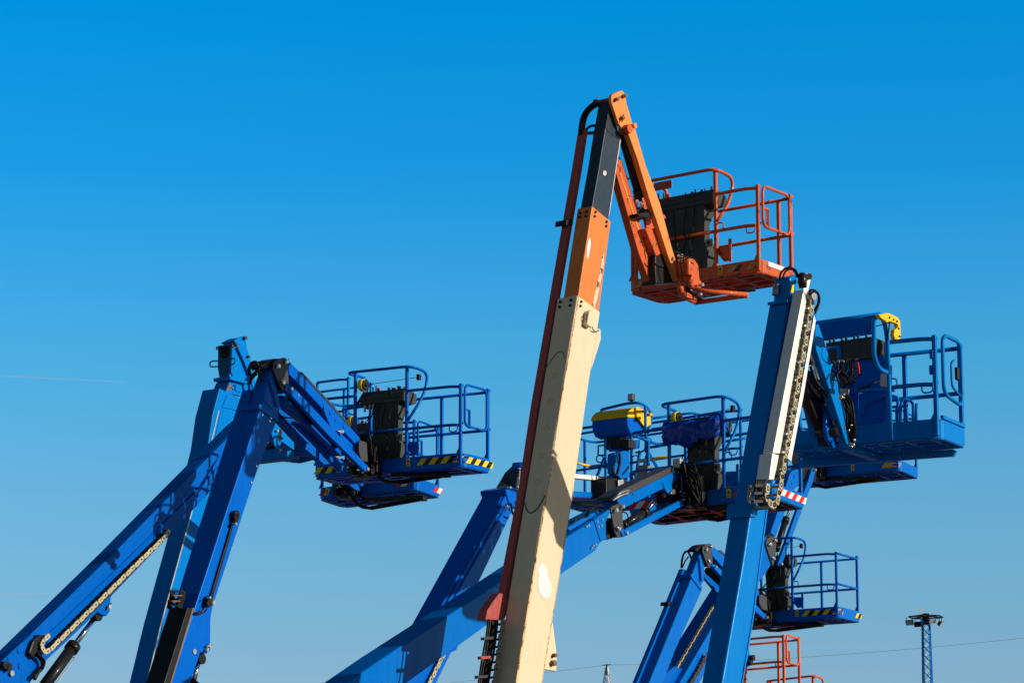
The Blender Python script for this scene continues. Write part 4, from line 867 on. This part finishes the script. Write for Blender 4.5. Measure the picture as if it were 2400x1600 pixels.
G.hose([[.016, (1890+k*3.0, 700, .10), (1862+k*3.2, 850, .10), (1838+k*3.2, 1000, .10), (1817+k*3.2, 1120, .10)] for k in range(6)], .01, 'hose')
G.chain([(1905, 700), (1902, 722), (1890, 790), (1878, 860), (1866, 930), (1853, 1005), (1840, 1080), (1829, 1140), (1821, 1175), (1814, 1184), (1804, 1181), (1798, 1168), (1797, 1150), (1801, 1130)], .21, .20, .095, .075, ring=True)
m = MB(); p = G.P(1905, 692, .21); m.cyl(p-G.N*.20, p+G.N*.02, .06, 18); m.build('chain_anchor', 'galv', tray, .006)
G.hose([[.012, (1827, 655, -.1), (1830, 640, -.05), (1840, 630, .0), (1852, 628, .1), (1864, 633, .2), (1872, 648, .22)], [.010, (1834, 655, -.1), (1840, 637, -.05), (1852, 631, .05), (1862, 636, .15), (1868, 650, .2)],
        [.012, (1896, 690, .3), (1900, 680, .36), (1912, 682, .4), (1920, 695, .4), (1919, 712, .38), (1910, 735, .35)], [.010, (1898, 694, .3), (1906, 684, .4), (1917, 690, .42), (1917, 710, .4), (1908, 728, .35)]], .012)
for v in (1134, 1152, 1171):
    G.prism('tray_bar', [(1770+(1134-v)*.1, v), (1800, v-1), (1800, v+6), (1771+(1134-v)*.1, v+7)], .18, .03, 'plate', tray, .004)
G.hose([[.016, (1772+k*5, 1124, .12), (1770+k*5, 1150, .12), (1776+k*4, 1176, .12), (1792+k*2, 1186, .12)] for k in range(5)], .015)
# jib
jG = G.prism('jib_arm', [(1896, 712), (1903, 716), (1912, 737), (1969, 912), (1998, 1040), (1997, 1046), (1990, 1047), (1984, 1038), (1937, 890), (1893, 760)], .10, .10, bevel=.012)
G.prism('jib_arm', [(1870, 840), (1885, 850), (1898, 893), (1938, 1040), (1935, 1048), (1925, 1050), (1918, 1040), (1884, 905)], -.25, .08, bevel=.012)
G.pins([(1990, 1040, .10, .018)], parent=jG, cot=False)
G.prism('jib_body', [(1878, 860), (1900, 868), (1930, 925), (1965, 985), (1972, 1035), (1950, 1046), (1936, 1020), (1915, 980), (1890, 920)], -.10, .10, 'blk', bevel=.015)  # painted black to stand for the shade between the jib arms
m = MB(); p = G.P(1952, 1010, .0); m.cyl(p-G.N*.2, p+G.N*.06, .05, 16); p = G.P(1949, 1000, .05)
m.build('rotator_pin', 'blk', jG)
cs = G.prism('lever_casting', [(1938, 950), (1958, 975), (1972, 1000), (1975, 1038), (1955, 1050), (1942, 1030), (1936, 1000)], -.02, .05, 'blueB', bevel=.012)  # darker blue than the arms, standing in for shade
G.pins([(1953, 990, .04, .03), (1957, 1008, .04, .03), (1962, 1030, .04, .022)], 'painted_hole', 'blk', cs, ln=.006, cot=False)  # black discs painted on for the dark inside of the holes
G.cylinder((1893, 790), (1905, 850), (1935, 935), .045, .022, -.02)
G.hose([[.012, (1897, 830, .0), (1906, 850, .02), (1915, 870, .02), (1930, 900, .02)], [.010, (1900, 900, .1), (1906, 915, .1), (1916, 925, .1), (1922, 930, .1)], [.016, (1900, 860, -.1), (1910, 890, 0), (1930, 915, .05), (1940, 930, .05)],
        [.010, (1890, 880, .1), (1900, 905, .1), (1915, 918, .1)]], .012)
m = MB(); m.bar(G.P(1900, 830, .02), G.P(1918, 888, .02), .012); m.build('bare_pipe', 'alu', jG)
pG = G.frame((1832, 1057), (2203, 1025), (2262, 1049), 33.5, None, None)
pG.build('blueG', toe=.21, rr=.024, H=1.10, mid=.60, gate=False, loop=None, console=None, posts=(.38, .68), farpost=.64, lanyard=False, docbox=False, caution=0, gap=False)
r_ = .024; T = pG.plat
g = MB(); b0_, b1_ = .17, .90
P_ = [pG.p(1.005, *x) for x in ((b0_, .50), (b0_, 1.15), (b1_, 1.15), (b1_, .44), )]
c_ = [(P_[0]+P_[3])/2]+P_+[(P_[0]+P_[3])/2]; g.tube(fillet(c_, .12), .022, 10)
g.tube(fillet([pG.p(1.005, .62, .92), pG.p(1.005, .5, .88), pG.p(1.005, .5, .62), pG.p(1.005, .85, .55)], .06), .014, 8)
g.build('gate', 'blueG', T)
g = MB(); g.box(pG.p(1.01, .70, .78), pG.eL, pG.eW, Zv, .02, .03, .07); g.build('gate_latch', 'blk', T, .008)
g = MB(); g.box(pG.p(.96, .04, .92), pG.eL, pG.eW, Zv, .02, .03, .05); g.box(pG.p(.955, .04, .55+.2), pG.eL, pG.eW, Zv, .025, .02, .05); g.build('rail_bracket', 'blueB', T, .006)
# end toe rail
g = MB(); g.bar(pG.p(1.0, .1, .235), pG.p(1.0, .98, .235), .02); g.build('end_rail', 'blueG', T, .004)
# underside beams, visible from below
g = MB(); g.prism([pG.p(-.02, .75, -.01), pG.p(.93, .95, -.01), pG.p(.95, .95, -.03), pG.p(.93, .95, -.085), pG.p(-.02, .75, -.10)], pG.eW*.05)
g.bar(pG.p(.42, -.15, -.03), pG.p(.46, .9, -.05), .05, r2=.035)
g.build('floor_beam', 'blueG', T, .006)
# panels
def pan(name, pts, d0, mat, th=.02, par=None, bev=.006):
    m = MB(); q_ = []
    for u, v in pts:
        dd = ray(u, v); o_ = pG.o-pG.eW*d0; q_.append(CAMP+dd*((o_-CAMP).dot(G.W)/dd.dot(G.W)))
    m.prism(q_, G.W*th); return m.build(name, mat, par or T, bev)
pan('guard_panel', [(1908, 759), (2054, 738), (2048, 760), (2046, 783), (1912, 801)], .10, 'blueB', .012)
pan('control_box', [(1934, 803), (2040, 788), (2050, 792), (2046, 838), (1940, 846)], -.02, 'plast', .22, bev=.015)
pan('control_box', [(2046, 789), (2066, 797), (2070, 808), (2066, 831), (2050, 832)], -.10, 'plast', .10, bev=.015)
for k in (0, 1, 3, 4, 6, 7, 9):
    g = MB(); u_ = 1945+k*9.5; g.cyl(unproj(u_, 803-(u_-1945)*.14, 33.55), unproj(u_, 795-(u_-1945)*.14-(k % 3), 33.55), .014, 8); g.build('control_lever', 'plast', T)
bkp = pan('back_panel', [(1948, 840), (2068, 832), (2090, 858), (2089, 908), (1960, 915)], -.10, 'blueB', .02)
dp = pan('door_panel', [(2012, 922), (2088, 912), (2089, 1030), (2010, 1041)], -.03, 'blueB', .03)
pan('door_rib', [(2012, 922), (2088, 912), (2088, 924), (2030, 948), (2024, 975), (2014, 976)], -.0, 'blueB', .025, dp)
pan('side_panel', [(1960, 912), (2012, 912), (2012, 1041), (1990, 1042), (1975, 980)], -.08, 'blueB', .03)
pan('tray_lip', [(2000, 910), (2090, 907), (2090, 915), (2004, 918)], .03, 'blueG', .10)
pan('rail_board', [(1840, 1040), (1998, 1028), (1998, 1045), (1840, 1062)], -.0, 'blueG', .02)
wb = pan('switch_box', [(2063, 876), (2075, 874), (2082, 877), (2082, 903), (2074, 906), (2062, 904)], .05, 'lgrey', .07, bev=.01)
pan('valve_box', [(1963, 912), (1975, 908), (1984, 910), (1983, 928), (1968, 932), (1963, 925)], .12, 'galv', .08, bev=.006)
g = MB()
Q = lambda u, v, d: unproj(u, v, d)
g.tube(fillet([Q(2058, 738, 33.0), Q(2048, 748, 33.0), Q(2048, 835, 33.0), Q(2060, 864, 33.1), Q(2078, 872, 33.3)], .2), r_, 10)
g.tube(fillet([Q(2050, 742, 33.0), Q(2062, 735, 33.05), Q(2074, 758, 33.35), Q(2080, 800, 33.4), Q(2082, 875, 33.4)], .15), r_, 10)
g.tube([Q(2082, 860, 33.4), Q(2089, 1030, 33.5)], r_*.9, 10); g.tube([Q(1908, 757, 33.2), Q(2054, 736, 33.0)], r_*.8, 8)
g.build('console_guard', 'blueG', T)
ya = G.prism('yellow_hook', [(2060, 737), (2082, 733), (2088, 735), (2104, 743), (2110, 752), (2112, 788), (2109, 795), (2098.5, 795), (2095.5, 785), (2097, 773), (2106, 766), (2104, 759), (2086, 753), (2080, 755), (2064, 744)], .80, .05, 'yel', bevel=.008)
boltset(G, ya, [(2084, 744), (2105, 770), (2107, 788), (2093, 749), (2101, 753)], .80, .010)
G.hose([[.008, (2085, 754, .8), (2083, 772, .8), (2079, 790, .75), (2077, 800, .7)], [.006, (2050, 765, .5), (2070, 760, .6), (2092, 754, .7)]], .008, 'cable')
rn = random.Random(5); m = MB(); m2 = MB()
for k in range(16):
    u0 = 1952+rn.uniform(0, 65); v0 = 846-(u0-1950)*.1
    pts = [Q(u0, v0, 33.5), Q(u0+rn.uniform(-6, 10), v0+22, 33.4), Q(u0+rn.uniform(-16, 16), v0+40+rn.uniform(-8, 8), 33.35), Q(1975+rn.uniform(-10, 30), 900+rn.uniform(-6, 10), 33.35)]
    m.tube(spline(pts), rn.choice((.007, .010, .012)), 6)
    m2 = MB(); m2.cyl(pts[0], Q(u0, v0+6, 33.48), .014, 8); m2.build('cable_gland', 'galv', T)
for k in range(12):
    u0 = 1968+rn.uniform(0, 16); pts = [Q(u0, 920+rn.uniform(0, 12), 33.0), Q(u0+rn.uniform(4, 22), 950+rn.uniform(-8, 8), 32.9), Q(1988+rn.uniform(-6, 18), 990+rn.uniform(-12, 12), 32.9), Q(1996+rn.uniform(-6, 8), 1035+rn.uniform(-8, 6), 33.0)]
    m.tube(spline(pts), rn.choice((.008, .011, .013)), 6)
m.tube(spline([Q(2012, 912, 33.2), Q(2035, 905, 33.1), Q(2050, 896, 33.1), Q(2062, 893, 33.2)]), .012, 6); m.build('hose', 'rub', T)
m = MB(); m.tube(spline([Q(2010, 850, 33.3), Q(2012, 862, 33.2), Q(2013, 874, 33.2)]), .012, 6); m.build('red_cable', 'red', T)
for k in range(14):
    m = MB(); u0, v0 = rn.choice(((1970, 925), (1985, 960), (1990, 1000), (2000, 1040), (1978, 935))); u0 += rn.uniform(-8, 8); v0 += rn.uniform(-10, 10)
    a_ = Q(u0, v0, 32.9); d_ = Vector((rn.uniform(-1, 1), rn.uniform(-1, 1), rn.uniform(-1, 1))).normalized(); m.cyl(a_, a_+d_*.04, .011, 8); m.build('hose_fitting', 'zinc', T)
# small entry gate seen between the rails
g = MB(); g.tube(fillet([Q(2090, 928, 34.4), Q(2104, 929, 34.4), Q(2104, 995, 34.4)], .06), .018, 8); g.tube(fillet([Q(2110, 995, 34.4), Q(2112, 940, 34.4), Q(2120, 934, 34.4), Q(2140, 942, 34.4), Q(2140, 992, 34.4)], .08), .016, 8)
g.tube([Q(2090, 954, 34.4), Q(2128, 950, 34.4)], .016, 8); g.tube([Q(2148, 945, 34.4), Q(2147, 992, 34.4)], .018, 8); g.build('entry_frame', 'blueG', T)
chassis(G, 'blueG')
# ================================================================ H: lift whose jib rises behind the big one
H_ = Lift(33, 1975, 1110, 56, (1150, 2255), 'blue lift mostly hidden behind the big sky blue boom, basket with one amber band', 'blueH')
wH = H_.wpx((1669, 1470), (1593, 1600), 44)
h1 = ext((1690, 1505), (1640, 1600), 2260); h0 = ext((1669, 1470), (1593, 1600), 2260)
bH = H_.prism('boom', [(1795, 1256), (1812, 1300), (1806, 1325), (1740, 1420), (1690, 1505), (1640, 1600), h1, h0, (1593, 1600), (1669, 1470)], 0, wH*.45, 'blueH', bevel=.014)
H_.prism('outer_boom', [(1768, 1275), (1679, 1416), (1612, 1522), (1567, 1592), (1500, 1700), (1560, 1700), (1610, 1610), (1650, 1545), (1705, 1450), (1790, 1300)], -wH*.5, H_.wpx((1679, 1416), (1567, 1592), 30), 'blueC', bH, .012)
H_.prism('boom_foot', [(1582, 1560), (1600, 1566), (1576, 1610), (1510, 1730), (1480, 1730), (1530, 1610), (1545, 1590)], -wH*.25, wH*.3, 'blueC', bH, .012)
H_.chain([(1676, 1416), (1650, 1460), (1612, 1525), (1570, 1592), (1530, 1655)], -wH*.48, .03, .085, .04, bars=False)
H_.chain([(1660, 1530), (1640, 1568), (1618, 1605), (1590, 1655)], .08, .16, .085, .075, mat='plate')
kpo = [(1795, 1270), (1798, 1263), (1803, 1259), (1813, 1256), (1817, 1258.5), (1820, 1268), (1818, 1300), (1812, 1327), (1797, 1282)]
kH = H_.prism('knuckle_plate', kpo, .03, .02, 'plate', bevel=.004); H_.prism('knuckle_plate', kpo, -.3, .02, 'plate', bevel=.004)
H_.pins([(1802, 1275, .03, .03), (1814.5, 1266, .03, .026), (1810, 1308, .03, .028)], parent=kH)
H_.prism('knuckle_block', [(1794, 1255), (1806, 1246), (1814, 1258), (1816, 1310), (1822, 1328), (1800, 1310)], -.02, .26, 'blk', bevel=.01)
jH = H_.prism('jib_arm', [(1806, 1249), (1821, 1205), (1851, 1112), (1857, 1102), (1873, 1098), (1874, 1134), (1857, 1152), (1840, 1200), (1818, 1257)], 0, .26, bevel=.012)
H_.pins([(1862, 1116, 0, .03), (1856, 1132, 0, .03), (1851, 1143, 0, .03)], 'plug', 'blueH', jH, ln=.012, cot=False)
lH = H_.prism('jib_link', [(1903, 1099), (1908, 1096), (1912, 1101), (1905, 1130), (1880, 1196), (1833, 1322), (1828, 1327), (1823, 1323), (1869, 1195), (1895, 1125)], .06, .06, bevel=.010)
H_.prism('jib_link', [(1903, 1099), (1908, 1096), (1912, 1101), (1905, 1130), (1880, 1196), (1833, 1322), (1828, 1327), (1823, 1323), (1869, 1195), (1895, 1125)], -.28, .06, 'blueH', bevel=.010)
H_.pins([(1828, 1321, .06, .024), (1907, 1101, .06, .02)], parent=lH, cot=False)
H_.cylinder((1820, 1285), (1842, 1215), (1862, 1165), .055, .026, -.08)
H_.prism('jib_end_block', [(1872, 1098), (1900, 1085), (1915, 1100), (1912, 1130), (1890, 1128), (1878, 1118)], -.02, .22, 'blk', bevel=.01)
pH = H_.frame((1838, 1125), (2108, 1101), (2152, 1121), 56, None, None)
pH.build('blueH', H=1.10, stripe=[(.845, .998, ['amber'])], caution=.60, posts=(.277, .627))
pH.underframe(right=.76, z=-.06, a=.28); pH.rotator(a=.30, rnd=12)
chassis(H_, 'blueH')
# ================================================================ I: lower right lift
I = Lift(31, 1820, 1458, 53, (1240, 2262), 'blue lift low at right, folded jib and lowest striped blue basket beside the big boom', 'blueH')
wI = I.wpx((1623, 1350), (1521, 1600), 21)
i0, i1 = ext((1623, 1350), (1521, 1600), 2260), ext((1646, 1381), (1550, 1610), 2260)
bI = I.prism('boom', [(1623, 1348), (1646, 1381), (1580, 1529), (1550, 1610), i1, i0, (1521, 1600), (1572, 1475)], 0, wI, bevel=.012)
I.prism('collar', [(1621, 1344), (1624, 1343), (1647, 1376), (1644, 1383), (1620, 1351)], .02, wI+.04, parent=bI, bevel=.006)
tI = I.prism('boom_head', [(1645, 1286), (1649, 1292), (1651, 1322), (1650, 1361), (1644, 1370), (1623, 1344)], -.02, wI*.8, bevel=.010)
I.prism('stiffener', [(1640, 1308), (1643, 1306), (1648, 1358), (1645, 1362)], .02, .035, parent=tI, bevel=.006)
kI = knuckle(I, lambda x, y: (1647+x*.64, 1275+y*.73), 0, wI*.8+.02)
gI = I.prism('hose_guide', [(1602, 1332), (1610, 1336), (1552, 1475), (1500, 1600), (1430, 1770), (1422, 1770), (1492, 1600), (1544, 1475)], -wI*1.05, .085, bevel=.006)
I.prism('guide_clamp', [(1568, 1409), (1580, 1409), (1578, 1418), (1566, 1418)], -wI*.9, .15, 'blk', gI, .005)
I.hose([[.018, (1597, 1330, -.25), (1599, 1308, -.2), (1604, 1295, -.15), (1611, 1291, -.1), (1617, 1300, -.05), (1622, 1312, 0)], [.012, (1600, 1328, -.2), (1606, 1314, -.2), (1614, 1303, -.15)]], .015)
jI = I.prism('jib_arm', [(1668, 1276), (1700, 1303), (1742, 1345), (1780, 1385), (1780, 1400), (1774, 1404), (1730, 1362), (1700, 1335), (1670, 1302)], 0, .25, bevel=.012)
I.prism('cable_cover', [(1683, 1289), (1690, 1288), (1700, 1297), (1780, 1380), (1777, 1383), (1700, 1303)], .01, .26, 'plate', jI, .005)
lI = I.prism('jib_link', [(1668, 1325), (1671, 1321), (1677, 1322), (1700, 1342), (1766, 1409), (1798, 1443), (1799, 1449), (1794, 1451), (1766, 1428), (1700, 1360)], .06, .055, bevel=.010)
I.prism('jib_link', [(1648, 1342), (1660, 1345), (1700, 1388), (1760, 1440), (1752, 1446), (1680, 1388), (1650, 1352)], -.28, .05, bevel=.010)
I.pins([(1794, 1446, .06, .02), (1674, 1328, .06, .02)], parent=lI, cot=False)
I.cylinder((1660, 1338), (1700, 1376), (1740, 1410), .055, .028, -.1)
I.prism('side_bracket', [(1780, 1394), (1786, 1392), (1797, 1398), (1799, 1430), (1786, 1426), (1780, 1412)], .06, .03, 'plate', bevel=.005)
pI = I.frame((1680, 1466), (1966, 1446), (2015, 1458), 53, None, None)
pI.build('blueH', H=1.10, posts=(.30, .625), loop=(.28, .64, 1.42), farpost=.70, stripe=[(.70, 1.12, STR), (1.72, 2.0, STR)], caution=.66, gate=False)
g = MB(); g.tube([pI.p(.985, .05, 1.1), pI.p(.99, .97, 1.1)], .02, 8); g.tube([pI.p(.985, .05, .58), pI.p(.99, .97, .58)], .02, 8); g.build('end_rail', 'blueH', pI.plat)
pI.underframe(right=.78, z=-.06, a=.42); pI.rotator(a=.40, rnd=21, zt=.50)
chassis(I, 'blueH')
# ================================================================ orange baskets low at right
for (NL, NR, FR, D, base, lab, hh) in (((1590, 1652), (1842, 1631), (1878, 1640), 58, (1500, 2250), 'vivid orange lift, its basket rails and gate at the bottom edge behind the big boom', 1),
                                   ((1716, 1758), (1913, 1738), (1946, 1746), 64, (1640, 2245), 'vivid orange lift with only a curved rail top showing at the bottom edge', 2)):
    K = Lift(31, NL[0]+.5*(NR[0]-NL[0]), NL[1]-10, D, base, lab, 'orangeK')
    cx = (NL[0]+NR[0])/2
    pK = K.frame(NL, NR, FR, D, None, None)
    pK.build('orangeK', H=1.13 if hh == 1 else 1.12, mid=.66, loop=None if hh == 1 else (.45, .98, 1.35), console='black' if hh == 2 else None, posts=(.3, .62) if hh == 1 else (.47, .97), farpost=.80, lanyard=False, docbox=False, caution=0, toe=.17, rr=.022, gate=hh == 1, gatez=.64, gap=True)
    if hh == 1:
        g = MB(); g.tube(fillet([pK.p(.62, .02, 1.13), pK.p(.64, .02, 1.02)], .02), .02); g.bar(pK.p(.63, .0, 0.1), pK.p(.63, .0, .72), .022); g.box(pK.p(.63, -.04, .62), pK.eL, pK.eW, Zv, .045, .03, .13); g.build('latch_post', 'orangeK', pK.plat, .004)
    K.prism('boom', [(cx-25, 1700), (cx-8, 1705), ext((cx-8, 1705), (base[0]+25, 2250), 2258), ext((cx-25, 1700), (base[0]-8, 2250), 2258)], 0, .3, 'orangeK', bevel=.012)
    K.prism('jib_arm', [(cx-30, 1690), (cx-5, 1680), (cx+20, 1700), (cx-2, 1715), (cx-25, 1712)], 0, .25, 'orangeK', bevel=.012)
    pK.rotator(a=.47, rnd=hh+30)
    chassis(K, 'orangeK')
# ================================================================ floodlight tower
def lattice(cx, cy, hs, z0, z1, nseg, rl, rb, top=None):
    """four leaning legs with X bracing; hs(z) gives the half width"""
    m = MB(); b = MB(); c45 = R(28)
    def cor(k, z): a = c45+k*math.pi/2; return Vector((cx+hs(z)*1.414*math.cos(a), cy+hs(z)*1.414*math.sin(a), z))
    for k in range(4): m.bar(cor(k, z0), cor(k, z1), rl*.8)
    for i in range(nseg):
        za = z0+(z1-z0)*i/nseg; zb = z0+(z1-z0)*(i+1)/nseg
        for k in range(4):
            b.bar(cor(k, za), cor((k+1) % 4, zb), rb); b.bar(cor((k+1) % 4, za), cor(k, zb), rb)
    return m, b
tp_ = unproj(2170, 1446, 200); tx, ty, tz = tp_
tower = thing('floodlight_tower', (tx, ty, 0), 'blue lattice floodlight mast with lamps hanging from a dark top ring, bottom right', 'light tower')
hw = lambda z: .22+(tz-z)*.0115
m, b = lattice(tx, ty, hw, 0, tz-.1, 44, .038, .013)
m.build('leg', M_['blueH'], tower); b.build('lattice_brace', 'blueC', tower)
m = MB(); rg = [Vector((tx+1.13*math.cos(a), ty+1.13*math.sin(a), tz+.03)) for a in [R(10+60*k) for k in range(6)]]
for i in range(6): m.bar(rg[i], rg[(i+1) % 6], .04); m.bar(Vector((tx, ty, tz+.07)), rg[i], .035)
m.cyl(Vector((tx, ty, tz-.1)), Vector((tx, ty, tz+.25)), .22, 12); m.build('lamp_ring', 'blk', tower)
m = MB(); q_ = unproj(2158, 1441, 200); m.bar(q_-Vector((0, 0, .1)), q_+Vector((0, 0, .5)), .055); m.build('winch_post', 'alu', tower)
for (u, v, rz, tl, l_) in ((2131.7, 1457, -35, 30, 1), (2151.4, 1461, 150, 35, 2), (2184, 1452, 15, 28, 3), (2204, 1460, 60, 35, 4), (2170, 1456, 180, 30, 5)):
    c = unproj(u, v, 200 + (1.0 if l_ in (2, 5) else -.6)); rzv = R(rz); fx = Vector((math.cos(rzv), math.sin(rzv), 0)); fy0 = Vector((-math.sin(rzv), math.cos(rzv), 0)); t = R(tl)
    fy = fy0*math.cos(t)+Vector((0, 0, 1))*math.sin(t); fz = fx.cross(fy)
    m = MB(); m.prism([c+fy*y+fz*z-fx*.24 for y, z in ((-.10, -.18), (-.10, .18), (.10, .12), (.10, -.12))], fx*.48); fl = m.build('floodlight', 'blk', tower, .01)
    m = MB(); m.box(c-fy*.11, fx, fz, fy, .20, .15, .008); m.build('lamp_glass', 'glass', fl)
    m = MB(); m.bar(c-fx*.2+Vector((0, 0, .1)), c-fx*.2+Vector((0, 0, .36)), .02); m.bar(c+fx*.2+Vector((0, 0, .1)), c+fx*.2+Vector((0, 0, .36)), .02); m.build('lamp_bracket', 'blk', fl)
# ================================================================ pylon and wires
pp = unproj(1422, 1557, 450); px_, py_, pz_ = pp
pyl = thing('pylon', (px_, py_, 0), 'distant grey lattice power pylon, its tip just above the bottom edge', 'pylon')
m, b = lattice(px_, py_, lambda z: .12+(pz_-z)*.145*(1 if z > pz_-12 else .8), 0, pz_-.3, 34, .055, .024)
m.build('leg', 'galv', pyl); b.build('lattice_brace', 'galv', pyl)
m = MB(); m.bar(Vector((px_-.65, py_, pz_-.05)), Vector((px_+.6, py_, pz_+.05)), .06); m.bar(Vector((px_, py_, pz_-1.5)), Vector((px_, py_, pz_+.1)), .10); m.build('crossarm', 'blk', pyl)
def wire(pts, D0, D1, name, label):
    m = MB(); n = len(pts); q = spline([unproj(u, v, D0+(D1-D0)*i/(n-1)) for i, (u, v) in enumerate(pts)], 8)
    m.tube(q, .020, 6); o = m.build(name, 'galv'); o['label'] = label; o['category'] = 'power line'; o['group'] = 'power lines'
wire([(700, 1656), (900, 1625), (1049, 1600), (1180, 1586), (1299, 1572), (1412, 1558.5)], 470, 450, 'power_line', 'thin grey wire running from the pylon down to the left behind the cream boom')
wire([(1432, 1557), (1470, 1556), (1560, 1555), (1700, 1550), (1883, 1539), (2060, 1526), (2230, 1511), (2400, 1494), (2640, 1466)], 450, 430, 'power_line', 'thin grey wire running from the pylon to the right behind the floodlight mast')
# ================================================================ vapour trail
mt, t, bs = newmat('vapour'); t.nodes.remove(bs)
tr = t.nodes.new('ShaderNodeBsdfTransparent'); df = t.nodes.new('ShaderNodeBsdfDiffuse'); df.inputs[0].default_value = (.9, .9, .9, 1); ms = t.nodes.new('ShaderNodeMixShader')
g_ = t.nodes.new('ShaderNodeNewGeometry'); lw = t.nodes.new('ShaderNodeLayerWeight'); lw.inputs[0].default_value = .35
sb = t.nodes.new('ShaderNodeMath'); sb.operation = 'SUBTRACT'; sb.inputs[0].default_value = 1; t.links.new(lw.outputs['Facing'], sb.inputs[1])
mpn = t.nodes.new('ShaderNodeMath'); mpn.operation = 'MULTIPLY'; t.links.new(sb.outputs[0], mpn.inputs[0]); mpn.inputs[1].default_value = .10
t.links.new(mpn.outputs[0], ms.inputs[0]); t.links.new(tr.outputs[0], ms.inputs[1]); t.links.new(df.outputs[0], ms.inputs[2]); t.links.new(ms.outputs[0], t.nodes['Material Output'].inputs[0])
for pts, lab in (([(-300, 861), (0, 880), (120, 887), (220, 891), (300, 896)], 'faint white vapour trail crossing the left edge at mid height'), ([(-300, 1398), (0, 1393), (130, 1388)], 'very faint vapour trail low at the left edge')):
    m = MB(); n = len(pts); m.tube([unproj(u, v, 9000) for u, v in pts], [3.2, 3.2, 2.6, 1.8, .4][:n] if n == 5 else [2.4, 2.2, .5], 12); o = m.build('vapour_trail', mt)
    o['label'] = lab; o['category'] = 'vapour trail'; o['group'] = 'vapour trails'; o.visible_shadow = True
# ================================================================ ground
gm, t, bs = newmat('dusty_asphalt'); g_ = t.nodes.new('ShaderNodeNewGeometry')
c1 = mixc(t, thr(t, noise(t, .15, 6, .6, g_.outputs['Position']), .4, .65), (.12, .12, .11), (.16, .15, .135)); c2 = mixc(t, thr(t, noise(t, 30, 3, .6, g_.outputs['Position']), .45, .6, 0, .6), c1, (.09, .085, .08))
t.links.new(c2, bs.inputs['Base Color']); bs.inputs['Roughness'].default_value = .9
m = MB(); m.add([(-9000, -9000, 0), (9000, -9000, 0), (9000, 9000, 0), (-9000, 9000, 0)], [(0, 1, 2, 3)]); o = m.build('ground', gm); o['kind'] = 'structure'
